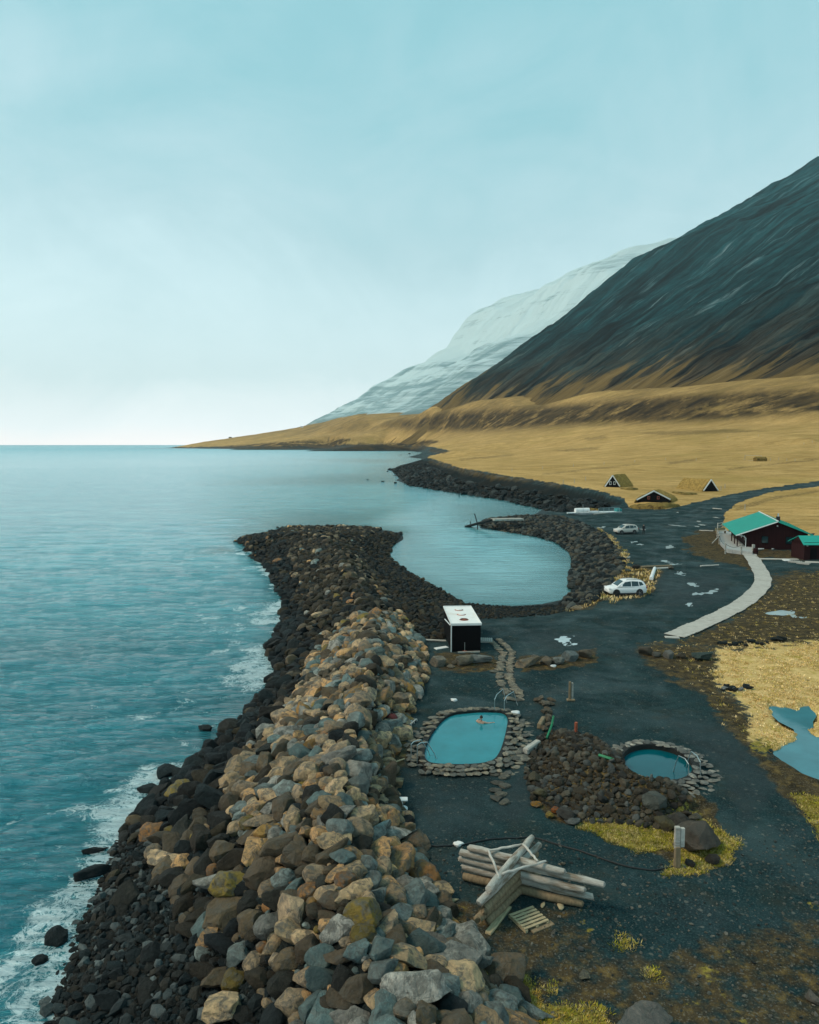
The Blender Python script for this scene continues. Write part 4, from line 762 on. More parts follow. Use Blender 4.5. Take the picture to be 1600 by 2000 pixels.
# ------------------------------------------------------------------ pools
def ring_stones(name, loop, rows, cols, parent, loc, ztop, wpx=None, size=.36):
    """flat stones laid round a basin as one masonry rim"""
    L3 = np.array([G(x, y, ztop)[:2] for x, y in loop]); n = len(L3); pos, szs, tint = [], [], []
    T = np.roll(L3, -1, 0) - np.roll(L3, 1, 0); T /= np.linalg.norm(T, axis=1)[:, None]; N = np.stack([T[:, 1], -T[:, 0]], 1)
    if np.mean(np.einsum('ij,ij->i', N, L3 - L3.mean(0))) < 0: N = -N
    seg = np.linalg.norm(np.roll(L3, -1, 0) - L3, axis=1); per = seg.sum()
    for r in range(rows):
        m = int(per / (size * 1.45)) + r * 3
        for k in range(m):
            i = int((k + .5 * (r % 2)) / m * n) % n; wd = 1.0 if wpx is None else wpx(loop[i][0], loop[i][1])
            if r > 1.99 * wd * rows / 3 + .6: continue
            off = size * (.78 + r * .86) + rng.uniform(-.05, .05); q = L3[i] + N[i] * off + rng.uniform(-.06, .06, 2)
            g = float(tz(q[0], q[1])); zt = ztop + .02 if r == 0 else max(min(ztop, ztop - (r - .5) * .09), g + .03)
            pos.append((q[0], q[1], zt - .06 + rng.uniform(-.02, .02))); szs.append(size * rng.uniform(.5, .82)); tint.append(np.array(cols[rng.integers(len(cols))]) * rng.uniform(.75, 1.25))
    return rock_mass(name, pos, szs, tint, 2, .08, (.15, .25), parent, loc=loc)
def basin(name, loop, ztop, zwater, label, wmat, cols, wpx, size, cat='pool'):
    c = G(*np.mean(loop, 0), 0); e = empty(name, c, label, cat, 'stone rimmed hot pools')
    L3 = [G(x, y, ztop) for x, y in loop]; ctr = np.mean(L3, 0); n = len(L3)
    out = [ctr + (p - ctr) * (1 + .30 / np.linalg.norm(p - ctr)) for p in L3]
    mb = MB(); v = []
    for p, o_ in zip(L3, out): v += [(p[0], p[1], -1.0), (p[0], p[1], ztop - .04), (o_[0], o_[1], ztop - .05), (o_[0] + (o_[0] - ctr[0]) * .1, o_[1] + (o_[1] - ctr[1]) * .1, -.3)]
    f = [(i * 4 + k, ((i + 1) % n) * 4 + k, ((i + 1) % n) * 4 + k + 1, i * 4 + k + 1) for i in range(n) for k in range(3)]
    mb.add([np.array(p) - c for p in v], f).build('basin_wall', M['wall'], e)
    poly_sheet('water', [np.array([p[0] + (p[0] - ctr[0]) * .01, p[1] + (p[1] - ctr[1]) * .01, zwater]) for p in L3], zwater, wmat, e, loc=c).location = (0, 0, 0)
    ring_stones('stone_rim', loop, 5, cols, e, tuple(c), ztop, wpx, size).location = (0, 0, 0)
    return e, c
def rail(e, c, pts3, name='handrail'):
    MB().tube([np.array(p) - c for p in pts3], .024, 8).build(name, M['steel'], e)
STONE_A = [(.28, .265, .215), (.34, .305, .23), (.22, .22, .195), (.42, .37, .28), (.16, .165, .15)]
STONE_B = [(.34, .33, .29), (.42, .40, .35), (.25, .25, .23), (.20, .21, .20)]
loopA = smooth_loop(POOL_A, 84)
def wA(x, y):
    return 1.7 if (x > 955 and y > 1395) else 1.0 if x < 850 and y < 1450 else .65 if y < 1400 else .6
eA, cA = basin('swimming_pool', loopA, .30, .12, 'large bright blue pool with stone rim and bather', WPOOL, STONE_A, wA, .31)
for dx in (0, 19):
    a, b_ = G(966 + dx, 1392 + dx * .1, .15), G(982 + dx * 1.1, 1376 + dx * .25, .25)
    rail(eA, cA, [G(976 + dx, 1402, -.5), a + (0, 0, .25), a + (0, 0, .8), a * .75 + b_ * .25 + (0, 0, .98), b_ + (0, 0, .95), b_ + (.25, 0, .1)])
for dx, dy in ((0, 0), (12, 6)):
    a, b_ = G(803 + dx, 1488 + dy * .4, .1), G(833 + dx, 1476 + dy, .1)
    rail(eA, cA, [a, a + (0, 0, .92), a * .8 + b_ * .2 + (0, 0, 1.0), a * .35 + b_ * .65 + (0, 0, .95), b_ + (.1, 0, .25), b_ + (.3, -.1, -.3)])
loopB = smooth_loop(POOL_B, 72)
def wB(x, y): return 1.5 if x > 1300 else 1.0 if y < 1487 else .35
eB, cB = basin('hot_tub', loopB, .32, .0, 'small round pool with dark teal water beside the rubble mound', WPOOLB, STONE_B, wB, .28)
for a, b_ in (((1320, 1506), (1344, 1522)), ((1345, 1496), (1367, 1518))):
    a, b_ = G(*a, .1), G(*b_, .1); rail(eB, cB, [a + (-.1, .2, -.4), a + (0, 0, .45), a * .8 + b_ * .2 + (0, 0, .85), a * .3 + b_ * .7 + (0, 0, .9), b_ + (0, 0, .75), b_ + (.03, 0, 0)])
rm = [(x, y) for x, y in ((998, 1420), (1010, 1432), (1005, 1448), (995, 1462), (1012, 1470), (1018, 1482), (1000, 1480), (985, 1472), (1015, 1420), (1026, 1440))]
for i, (x, y) in enumerate(rm):
    p = P(x, y); flatstone(p[0], p[1], p[2] + .07, [.5, .55, .6, .5, .8, .9, 1.0, .7, .45, .4][i], rnd.uniform(0, 6), STONE_A[i % 5], f'grey flag stone paving the right side of the blue pool, {ordinal(i)} from the ladder', 'flag stones right of the blue pool', 'flag_stone', 'flag stone', .12)

# pond and puddles (water lying in the ground)
setp(poly_sheet('pond', [(x + (x - 1560) * .22, y + (y - 1440) * .18) for x, y in smooth_loop(POND, 60, 1)], -.235, WPOND), kind='structure')
def puddle(cx_, cy_, rx, ry, seed):
    rg = random.Random(seed); ph = [rg.uniform(0, 6) for _ in range(4)]; p0 = P(cx_, cy_)
    pl = []
    for k in range(36):
        a = 2 * math.pi * k / 36; r = .78 + .30 * math.sin(2 * a + ph[0]) + .20 * math.sin(3 * a + ph[1]) + .12 * math.sin(7 * a + ph[2])
        pl.append((cx_ + rx * r * math.cos(a), cy_ + ry * r * math.sin(a)))
    q = [P(cx_ + (x - cx_) * 1.3, cy_ + (y - cy_) * 1.3) for x, y in pl]
    z_hi = float(np.percentile([float(tz(p0[0] + (v[0] - p0[0]) * s, p0[1] + (v[1] - p0[1]) * s)) for v in q for s in (.2, .4, .6, .8)], 62)) + .004
    setp(poly_sheet('puddle', [np.array([v[0], v[1], z_hi]) for v in q], z_hi, WPUD), kind='structure')
for i, a in enumerate(((1106, 1251, 22, 7), (1545, 1199, 30, 8), (1328, 1120, 11, 3), (1358, 1142, 10, 5), (1362, 1160, 8, 3), (1385, 1157, 15, 2.6), (1346, 1181, 8, 2.5), (1314, 1068, 11, 4), (1250, 1063, 5, 2), (1236, 1059, 7, 1.5), (1367, 1018, 7, 1.6), (1375, 1025, 9, 1.6), (1364, 1028, 6, 1.4), (1402, 1011, 6, 1.4), (1225, 1088, 6, 1.4), (1300, 1097, 10, 2), (1318, 1102, 9, 1.6), (1176, 1030, 6, 1.5), (1328, 1027, 14, 1.5), (1400, 1151, 6, 1.3), (1322, 1000, 5, 1), (1258, 1034, 5, 1.4))): puddle(*a, i)

# ------------------------------------------------------------------ people
def skinned(name, nodes, edges, mat, parent=None, root=0):
    me = bpy.data.meshes.new(name); me.from_pydata([n[:3] for n in nodes], edges, []); me.update(); o = link(name, me, mat, parent)
    o.modifiers.new('skin', 'SKIN'); sv = me.skin_vertices[0] if me.skin_vertices else None
    if sv is None: return o
    for i, n in enumerate(nodes): sv.data[i].radius = (n[3], n[4] if len(n) > 4 else n[3])
    sv.data[root].use_root = True; s = o.modifiers.new('sub', 'SUBSURF'); s.levels = 2; s.render_levels = 2; return o
def head(parent, loc, rz=0, hood=False):
    V, F = ICO[3]; V = V * (.078, .10, .118); V = V + np.where((V[:, 1:2] > .05), [[0, .006, 0]], 0)
    front = V[:, 1] > 0; V[front & (np.abs(V[:, 0]) < .018) & (np.abs(V[:, 2] + .01) < .03), 1] += .022
    V[front & (np.abs(np.abs(V[:, 0]) - .03) < .014) & (np.abs(V[:, 2] - .012) < .014), 1] -= .010; V[front & (np.abs(V[:, 0]) < .025) & (np.abs(V[:, 2] + .058) < .008), 1] -= .006
    h = link('head', mesh_np('head', V, F), M['skin'], parent, loc, (0, 0, rz))
    for s in (-1, 1): MB().lathe([(.006, -.012), (.026, -.008), (.03, .004), (.012, .012)], 10, axis='X', c=(s * .08, 0, 0)).build('ear', M['skin'], h)
    V2, F2 = ICO[3]; V2 = V2 * (.090, .112, .128) * (1.1 if hood else 1); keep = (V2[:, 2] > (-.02 if not hood else -.1)) & ~((V2[:, 1] > .045) & (V2[:, 2] < .06))
    fk = keep[F2].all(1); link('hair' if not hood else 'hood', mesh_np('hair', V2 + (0, -.008, .012), F2[fk]), M['hair'] if not hood else M['navy'], h)
    return h
def hand(parent, base, d, side):
    d = Vector(d).normalized(); p0 = Vector(base); u = d.cross(Vector((0, 0, 1))).normalized() if abs(d.z) < .9 else Vector((0, 1, 0)); w = d.cross(u)
    nodes = [(*p0, .030, .018), (*(p0 + d * .085), .040, .018)]; edges = [(0, 1)]
    for k, ln in enumerate((.070, .082, .078, .060)):
        q = p0 + d * .085 + u * (-.030 + .020 * k); i = len(nodes)
        nodes += [(*q, .0095), (*(q + d * ln * .55 + w * .006), .009), (*(q + d * ln * .9 + w * .028), .0075)]; edges += [(1, i), (i, i + 1), (i + 1, i + 2)]
    q = p0 + d * .03 - u * .035; i = len(nodes); nodes += [(*q, .012), (*(q + d * .04 - u * .022), .0105), (*(q + d * .065 - u * .02 + w * .01), .0085)]; edges += [(0, i), (i, i + 1), (i + 1, i + 2)]
    return skinned('hand', nodes, edges, M['skin'], parent)
pp = P(1257, 1044); e = empty('person', pp, 'person in dark clothes standing behind the beige car on gravel', 'person', rz=math.radians(160))
skinned('body', [(0, 0, .95, .15, .11), (0, 0, 1.12, .145, .10), (0, .01, 1.32, .17, .11), (0, 0, 1.46, .10, .09), (0, .01, 1.54, .055), (.17, 0, 1.43, .075), (.25, .02, 1.16, .055), (.24, .10, .94, .042), (-.17, 0, 1.43, .075), (-.25, .02, 1.16, .055), (-.23, .12, .95, .042), (.095, 0, .88, .095), (.11, .02, .50, .068), (.12, -.02, .10, .048), (.13, .12, .045, .045), (-.095, 0, .88, .095), (-.11, .02, .50, .068), (-.12, -.02, .10, .048), (-.13, .12, .045, .045)],
        [(0, 1), (1, 2), (2, 3), (3, 4), (3, 5), (5, 6), (6, 7), (3, 8), (8, 9), (9, 10), (0, 11), (11, 12), (12, 13), (13, 14), (0, 15), (15, 16), (16, 17), (17, 18)], M['navy'], e)
head(e, (0, .02, 1.64), hood=True); hand(e, (.24, .11, .92), (0, .25, -1), 1); hand(e, (-.23, .13, .93), (0, .25, -1), -1)
pp = G(940, 1412, .12); e = empty('person', pp, 'bather with dark hair swimming in the large blue pool', 'person', rz=math.radians(-25))
skinned('body', [(0, 0, -.42, .13, .10), (0, 0, -.2, .15, .10), (0, 0, .02, .16, .10), (0, 0, .12, .07), (0, .01, .19, .055), (.18, 0, .06, .065), (.38, .12, .0, .045), (.58, .32, .0, .034), (-.18, 0, .06, .065), (-.34, .14, .01, .045), (-.30, .40, .02, .034), (.1, -.1, -.55, .08), (-.1, -.1, -.55, .08)], [(0, 1), (1, 2), (2, 3), (3, 4), (2, 5), (5, 6), (6, 7), (2, 8), (8, 9), (9, 10), (0, 11), (0, 12)], M['skin'], e)
head(e, (0, .02, .31)); hand(e, (.58, .32, .0), (.7, .7, .05), 1); hand(e, (-.30, .40, .02), (.2, 1, .05), -1)

# ------------------------------------------------------------------ cars (x forward)
def car(loc, rz, label, paint, roofrail=True, rimdark=False):
    e = empty('parked_car', loc, label, 'car', 'cars parked on the gravel', rz); e.scale = (.93, .97, 1.02)
    xs = np.array([-2.24, -2.20, -2.05, -1.6, -1.0, -.3, .4, .95, 1.35, 1.75, 2.05, 2.2, 2.27]); wd = np.array([.70, .80, .88, .915, .92, .92, .92, .915, .905, .88, .82, .72, .58]); zt = np.array([.92, .98, 1.02, 1.03, 1.01, .99, .98, 1.0, .985, .94, .87, .78, .66]); zb = np.array([.42, .33, .27, .24, .23, .23, .23, .23, .24, .25, .28, .32, .42])
    sec = []
    for x, w_, a, b in zip(xs, wd, zt, zb):
        h = a - b; half = [(0, a + .02), (w_ * .55, a + .012), (w_ * .86, a - .03), (w_ * .965, a - .11), (w_, b + h * .60), (w_ * .985, b + h * .32), (w_ * .95, b + h * .12), (w_ * .85, b), (0, b)]
        sec.append([(x, y, z) for y, z in half] + [(x, -y, z) for y, z in half[-2:0:-1]])
    n = len(sec[0]); mb = MB(); mb.add([p for s_ in sec for p in s_], [(i * n + k, i * n + (k + 1) % n, (i + 1) * n + (k + 1) % n, (i + 1) * n + k) for i in range(len(sec) - 1) for k in range(n)] + [tuple(range(n)), tuple((len(sec) - 1) * n + k for k in range(n))[::-1]])
    gs = []; # cabin
    for x, z, w_, wb in ((-2.12, 1.0, .70, .86), (-1.86, 1.47, .62, .88), (-1.55, 1.60, .62, .89), (-.7, 1.67, .64, .89), (.1, 1.655, .64, .89), (.42, 1.58, .62, .885), (.95, 1.25, .68, .88), (1.30, .985, .74, .86)):
        b = 0.96; zz_ = max(z, b + .02); k_ = (zz_ - b) / .72
        ww_ = wb + (w_ - wb) * k_; gs.append([(x, wb, b), (x, ww_ + .02, zz_ - .06 * k_), (x, ww_ - .06, zz_), (x, 0, zz_ + .012), (x, -ww_ + .06, zz_), (x, -ww_ - .02, zz_ - .06 * k_), (x, -wb, b)])
    n = 7; mb.add([p for s_ in gs for p in s_], [(i * n + k, i * n + k + 1, (i + 1) * n + k + 1, (i + 1) * n + k) for i in range(len(gs) - 1) for k in range(n - 1)] + [tuple(range(n))])
    b = mb.build('body', paint, e, sharp=50)
    def onside(x, z, s): # a point of the cabin flank, slightly proud
        gx = [g[0][0] for g in gs]; zr = np.interp(x, gx, [g[1][2] for g in gs]); wt = np.interp(x, gx, [g[1][1] for g in gs]); wl = np.interp(x, gx, [g[0][1] for g in gs])
        k_ = (z - .96) / max(zr - .96, .05); return (x, s * (wl + (wt - wl) * k_ + .012), z)
    for s in (-1, 1):
        for poly in ([(-.32, 1.03), (.88, 1.04), (.36, 1.46), (-.32, 1.54)], [(-1.22, 1.05), (-.40, 1.03), (-.40, 1.545), (-1.18, 1.50)], [(-1.80, 1.16), (-1.30, 1.06), (-1.26, 1.49), (-1.62, 1.43)]):
            v = [onside(x, z, s) for x, z in poly]; MB().add(v + [(p[0], p[1] - s * .02, p[2]) for p in v], [(0, 1, 2, 3), (4, 7, 6, 5), (0, 4, 5, 1), (1, 5, 6, 2), (2, 6, 7, 3), (3, 7, 4, 0)]).build('window', M['glass'], e, sharp=0)
        MB().tube([(1.02 - .16, s * .93, 1.08), (1.02 - .16, s * 1.02, 1.1)], .03, 6).box((.84, s * 1.04, 1.11), (.12, .2, .15)).build('mirror', paint, e, bevel=.03)
        MB().box((2.08, s * .66, .80), (.26, .30, .13), rz=-s * .45).build('headlight', M['lampw'], e, bevel=.03); MB().box((-2.17, s * .74, .93), (.14, .22, .26)).build('taillight', M['lampred'], e, bevel=.03)
        MB().box((0, s * .90, .30), (2.3, .07, .13)).build('sill', M['plastic'], e); MB().box((.05, s * .935, .93), (.16, .02, .03)).box((-.85, s * .935, .95), (.16, .02, .03)).build('door_handle', paint, e)
        if roofrail: MB().tube([(-1.5, s * .56, 1.64), (-1.4, s * .56, 1.70), (.0, s * .56, 1.715), (.15, s * .56, 1.66)], .02, 6).build('roof_rail', M['plastic'], e)
        for x in (1.38, -1.32):
            MB().lathe([(.30, .80), (.415, .80), (.415, .935), (.40, .94), (.30, .925)], 24, (x, 0, .36), 'Y').build('wheel_arch', M['plastic'], e, sharp=30) if s > 0 else MB().lathe([(.30, -.80), (.415, -.80), (.415, -.935), (.40, -.94), (.30, -.925)], 24, (x, 0, .36), 'Y').build('wheel_arch', M['plastic'], e, sharp=30)
            wh = MB().lathe([(.22, s * .70), (.335, s * .70), (.355, s * .74), (.355, s * .90), (.335, s * .945), (.24, s * .95)], 24, (0, 0, 0), 'Y').build('wheel', M['dark'], e, (x, 0, .36), sharp=30)
            rb = MB().lathe([(.245, s * .90), (.245, s * .952), (.20, s * .945), (.19, s * .92)], 20, (0, 0, 0), 'Y').lathe([(.06, s * .92), (.06, s * .955), (.02, s * .957)], 10, (0, 0, 0), 'Y')
            for k in range(5):
                a = 2 * math.pi * k / 5; rb.beam((0, s * .942, 0), (.21 * math.cos(a), s * .942, .21 * math.sin(a)), .06, .02)
            rb.build('rim', M['plastic'] if rimdark and x > 0 else M['alloy'], wh)
    q = [(.52, .55, 1.555), (.52, -.55, 1.555), (1.20, -.64, 1.07), (1.20, .64, 1.07)]; q = [(x + .02, y, z + .014) for x, y, z in q]
    MB().add(q + [(x - .02, y, z - .02) for x, y, z in q], [(0, 1, 2, 3), (4, 7, 6, 5), (0, 4, 5, 1), (1, 5, 6, 2), (2, 6, 7, 3), (3, 7, 4, 0)]).build('windscreen', M['glass'], e, sharp=0)
    q = [(-1.93, .54, 1.42), (-1.93, -.54, 1.42), (-2.125, -.66, 1.07), (-2.125, .66, 1.07)]; q = [(x - .014, y, z) for x, y, z in q]
    MB().add(q + [(x + .03, y, z) for x, y, z in q], [(0, 3, 2, 1), (4, 5, 6, 7), (0, 1, 5, 4), (1, 2, 6, 5), (2, 3, 7, 6), (3, 0, 4, 7)]).build('rear_window', M['glass'], e, sharp=0)
    MB().box((2.20, 0, .42), (.12, 1.2, .16)).box((2.235, 0, .62), (.06, .8, .10)).build('grille', M['plastic'], e, bevel=.02); MB().box((-2.22, 0, .42), (.08, 1.3, .20)).build('rear_bumper', M['plastic'], e, bevel=.02); MB().box((-2.252, 0, .75), (.015, .5, .11)).build('number_plate', M['trim'], e)
    return e
def car_at(a, b, *k, **kw):
    """a, b: photo points under the near front and near rear wheels"""
    A, B_ = P(*a), P(*b); d = A - B_; rz = math.atan2(d[1], d[0]); nrm = np.array([-math.sin(rz), math.cos(rz), 0]); c = (A + B_) / 2
    if nrm[1] < 0: nrm = -nrm
    c = c + nrm * .82 - np.array([math.cos(rz), math.sin(rz), 0]) * .03; c[2] = max(A[2], B_[2], float(tz(c[0], c[1]))) + .01; return car(tuple(c), rz, *k, **kw)
car_at((1201, 1165.5), (1252, 1164.5), 'white hatchback suv parked beside the harbour rock armour', M['paint'], rimdark=True)
car_at((1211, 1044), (1242, 1043), 'beige white suv parked farther off with a person behind it', M['champagne'])

# ------------------------------------------------------------------ driftwood windbreak
c = P(1005, 1735); e = empty('log_windbreak', c, 'cross shaped windbreak of stacked grey driftwood logs', 'windbreak')
def log(a, b, z0, z1, r, seed, parent, mat='wood', name='log'):
    A, B_ = G(*a, z0) - c, G(*b, z1) - c; rg = random.Random(seed); pts_, rs = [], []; ln = np.linalg.norm(B_ - A); n = 9
    for i in range(n):
        t = i / (n - 1); pts_.append(A + (B_ - A) * t + np.array([rg.uniform(-.02, .02), rg.uniform(-.02, .02), rg.uniform(-.018, .018)])); rs.append(r * (1.05 - .14 * t) * rg.uniform(.93, 1.06))
    rs[0] *= .9; rs[-1] *= .85
    D = (B_ - A) / ln; pts_ = [A - D * .02] + pts_ + [B_ + D * .02]; rs = [rs[0] * .7] + rs + [rs[-1] * .7]
    mb = MB().tube([(0, 0, 0), (ln, 0, 0)], .01, 3); mb = MB()
    # local frame along the log so that the grain follows it
    q = Vector(D).to_track_quat('X', 'Z'); inv = q.to_matrix().inverted()
    mb.tube([inv @ Vector(p - A) for p in pts_], rs, 12, jit=.05, rnd=rg)
    o = mb.build(name, M[mat], parent, tuple(A), sharp=50); o.rotation_mode = 'QUATERNION'; o.rotation_quaternion = q; return o
for i, (a, b, z, r) in enumerate((((905, 1712), (1138, 1766), .15, .15), ((905, 1693), (1158, 1751), .45, .15), ((898, 1677), (1142, 1739), .75, .135), ((900, 1664), (1180, 1728), 1.03, .13), ((917, 1655), (1102, 1703), 1.29, .13))): log(a, b, z, z, r, i, e, 'post' if i == 0 else 'wood')
for i, (a, b, z, r) in enumerate((((950, 1800), (1052, 1703), .15, .15), ((933, 1797), (1052, 1682), .45, .15), ((945, 1777), (1048, 1668), .76, .15), ((936, 1764), (1054, 1650), 1.08, .14), ((955, 1738), (1040, 1635), 1.42, .14))): log(a, b, z, z, r, 20 + i, e, 'post' if i < 3 else 'wood')  # lower logs in dark wood to paint the shade on this arm's side
for i, (a, b, z0, z1) in enumerate((((955, 1661), (1022, 1649), 1.5, 1.56), ((1022, 1649), (1050, 1681), 1.6, 1.5), ((981, 1706), (1066, 1682), 1.58, 1.5), ((954, 1660), (974, 1710), 1.53, 1.56))): log(a, b, z0, z1, .045, 40 + i, e, 'plank', 'pole')
def lying(name, a, b, w, h, label, cat, mat, group=None, lift=0.0):
    A, B_ = P(*a), P(*b); mid = (A + B_) / 2; e_ = MB(); rg = random.Random(int(a[0])); d = B_ - A; ln = np.linalg.norm(d)
    e_.box((0, 0, h / 2), (ln, w, h), taper=.97); o = e_.build(name, mat, None, tuple(mid + (0, 0, lift)), sharp=0, bevel=min(w, h) * .15); o.rotation_euler = (0, -math.asin(float(np.clip(d[2] / ln, -.5, .5))), math.atan2(d[1], d[0])); return setp(o, label, cat, group)
lying('plank', (953, 1826), (994, 1772), .22, .09, 'yellowish plank lying beside the near log arm', 'plank', M['pale']); lying('plank', (1038, 1820), (1080, 1803), .24, .04, 'dull brown plank half buried beside the foreground pallet', 'plank', M['post'])
def pallet(ctr, ax, L1, L2, label, mat, n=6, group='wooden pallets lying about', h=.13):
    p = P(*ctr); q = P(*ax); rz = math.atan2(q[1] - p[1], q[0] - p[0]); e_ = empty('pallet', p, label, 'pallet', group, rz)
    for k in range(n): MB().box((0, -L2 / 2 + L2 * (k + .5) / n, h), (L1, L2 / n * .62, .025)).build('slat', mat, e_, sharp=0)
    for k in (-1, 0, 1): MB().box((k * (L1 / 2 - .06), 0, h / 2 - .01), (.10, L2, h - .03)).build('bearer', mat, e_, sharp=0)
    return e_
pallet((1033, 1799), (1063, 1787), 1.0, .95, 'yellowish pallet on the gravel beside the log windbreak', M['pale']); pallet((798, 1412), (807, 1404), .95, .75, 'pale pallet between boulders and the blue pool', M['plank'], 5)
pallet((950, 1252), (950, 1242), 1.1, 1.0, 'small pallet doorstep at the right wall of the black shed', M['plank'], 6); pallet((1553, 1098), (1562, 1092), 1.2, 1.5, 'left grey pallet in front of the small red shed', M['plank'], 7); pallet((1570, 1101), (1580, 1095), 1.2, 1.5, 'right grey pallet in front of the small red shed', M['plank'], 7)
pallet((1133, 1188), (1140, 1184), 1.6, 1.4, 'broken slatted pallet at the harbour corner below the white car', M['post'], 5)
hp = [(775, 1600), (790, 1625), (815, 1645), (850, 1655), (900, 1652), (960, 1640), (1040, 1636), (1080, 1648), (1130, 1662), (1180, 1680), (1230, 1695), (1275, 1702), (1318, 1694)]
hq, _ = resample([P(x, y, .04) for x, y in hp], 60); hq[:, 2] = [float(tz(a, b)) + .035 for a, b in hq[:, :2]]
setp(MB().tube(list(hq - hq[0]), .032, 6).build('hose', M['hose'], None, tuple(hq[0])), 'black hose running across the gravel to the signpost', 'hose')

# ------------------------------------------------------------------ posts, pipes, small things by the pools
p = P(1322, 1694); e = empty('signpost', p, 'leaning timber signpost standing in moss by the large boulder', 'signpost')
MB().box((0, 0, .42), (.22, .2, .84), taper=.9).build('post', M['post'], e, sharp=0, bevel=.02); MB().box((-.02, .02, 1.18), (.20, .14, .86)).build('board', M['wood'], e, sharp=0, bevel=.02); MB().box((.19, .06, 1.16), (.17, .12, .76)).build('board', M['plank'], e, sharp=0, bevel=.02)
p = P(1115, 1368); e = empty('gate_post', p, 'pair of old wooden posts on the gravel above the rubble mound', 'post'); MB().box((-.07, 0, .6), (.14, .16, 1.2), taper=.92).build('post', M['post'], e, sharp=0, bevel=.02); MB().box((.09, .03, .56), (.12, .14, 1.14), taper=.9).build('post', M['wood'], e, sharp=0, bevel=.02); MB().box((0, -.02, .05), (.5, .3, .1)).build('foot_block', M['post'], e, sharp=0, bevel=.02)
def tubething(name, pts_, r, mat, label, cat, n=8):
    q = [np.asarray(v, float) for v in pts_]; return setp(MB().tube([v - q[0] for v in q], r, n).build(name, mat, None, tuple(q[0])), label, cat)
a = P(1068, 1446, .12); b = P(1081, 1424); tubething('pipe', [a, a * .3 + b * .7 + (0, 0, .35), b + (0, 0, .75)], .06, M['pipegreen'], 'leaning green pipe at the left edge of the rubble mound', 'pipe')
tubething('pipe', [P(1170, 1480, .14), P(1196, 1488, .14), P(1222, 1496, .10)], .065, M['pipegreen'], 'green pipe lying across the rubble mound', 'pipe')
a = P(1125, 1432); tubething('bollard', [a - (0, 0, .1), a + (0, 0, .34), a + (.0, 0, .62)], .085, M['rust'], 'short rusty red pipe standing on the rubble mound', 'pipe', 10)
lying('beam', (1026, 1474), (1052, 1456), .34, .34, 'grey timber block at the left foot of the rubble mound', 'timber', M['wood']); lying('beam', (1053, 1424), (1062, 1408), .24, .3, 'brown timber standing between gravel and mound top', 'timber', M['post']); lying('plank', (1228, 1520), (1276, 1534), .3, .1, 'pale plank lying on the near slope of the rubble mound', 'plank', M['wood'], lift=.16)
for i, (x, y) in enumerate(((1050, 1372), (1060, 1375), (1066, 1380), (1070, 1388), (1073, 1396), (1072, 1404), (1068, 1412), (1075, 1378), (1058, 1368), (1078, 1370), (1066, 1394), (1070, 1420), (1064, 1428))): stone(x, y, [.5, .45, .55, .5][i % 4], f'brown stone in the low kerb above the mound, {ordinal(i)} from its far end', [(.17, .125, .08), (.12, .10, .07), (.21, .17, .12)][i % 3], 'stone', 'stone', 'brown stones of the low kerb')
for x, l, r in ((766, 'dark red float half hidden by boulders left of the pale pallet', .32), (781, 'small dark red float touching the pale pallet', .24)):
    p = P(x, 1414); V, F = ICO[3]; e = empty('float', p, l, 'float', 'dark red floats'); link('ball', mesh_np('ball', V * r, F), M['redball'], e, (0, 0, r * .9)); MB().lathe([(.05, 0), (.06, .06), (.03, .1)], 10, (0, 0, r * 1.85)).build('eyelet', M['dark'], e)
a, b = P(751, 1497, .05), P(790, 1484, .05); e = empty('paddle', a, 'pale wooden paddle lying left of the blue pool', 'paddle'); MB().tube([(0, 0, 0), b - a], .035, 8).build('shaft', M['pale'], e); MB().box((-.12, -.05, .02), (.34, .26, .05), rz=math.atan2(*(b - a)[1::-1])).build('blade', M['trim'], e, bevel=.02)
p = P(785, 1580); e = empty('tap_stand', p, 'white metal stand on the gravel edge beside the boulders', 'stand'); MB().lathe([(.26, 0), (.26, .05), (.05, .06)], 20).build('base', M['trim'], e); MB().tube([(0, 0, .05), (0, 0, .42)], .05, 10).build('stem', M['trim'], e); MB().box((-.02, 0, .45), (.56, .34, .06)).build('tray', M['trim'], e, bevel=.02)
p = P(1007, 1396); e = empty('towel', p, 'white towel bundle on the stones beside the pool ladder', 'towel'); V, F = rock_shape(900, 3, 4, .12, 'round'); link('cloth', mesh_np('cloth', V * (.30, .2, .16), F), M['trim'], e, (0, 0, .1))
for x, y, l in ((887, 1369, 'white scrap of cloth on the gravel behind the pool'), (1081, 1302, 'white lump in front of the grey row boulders'), (866, 1689, 'white scrap beside the left boulders')):
    p = P(x, y) if y != 1689 else P(896, 1652); V, F = rock_shape(910 + x, 3, 4, .15, 'round'); setp(link('rag', mesh_np('rag', V * (.22, .14, .09), F), M['trim'], None, tuple(p + (0, 0, .06))), l, 'rag')
for x, y, s_, l in ((868, 1770, .18, 'white driftwood chip left of the near log arm'), (880, 1762, .3, 'tan driftwood chip left of the near log arm'), (1095, 1772, .2, 'pale chip below the right log ends'), (1060, 1770, .16, 'small pale chip under the right log arm')):
    p = P(x, y); V, F = rock_shape(950 + x, 2, 7, .1); setp(link('wood_chip', mesh_np('wood_chip', V * (s_, s_ * .5, .05), F, False), M['pale'], None, tuple(p + (0, 0, .04)), (0, 0, x)), l, 'wood chip')

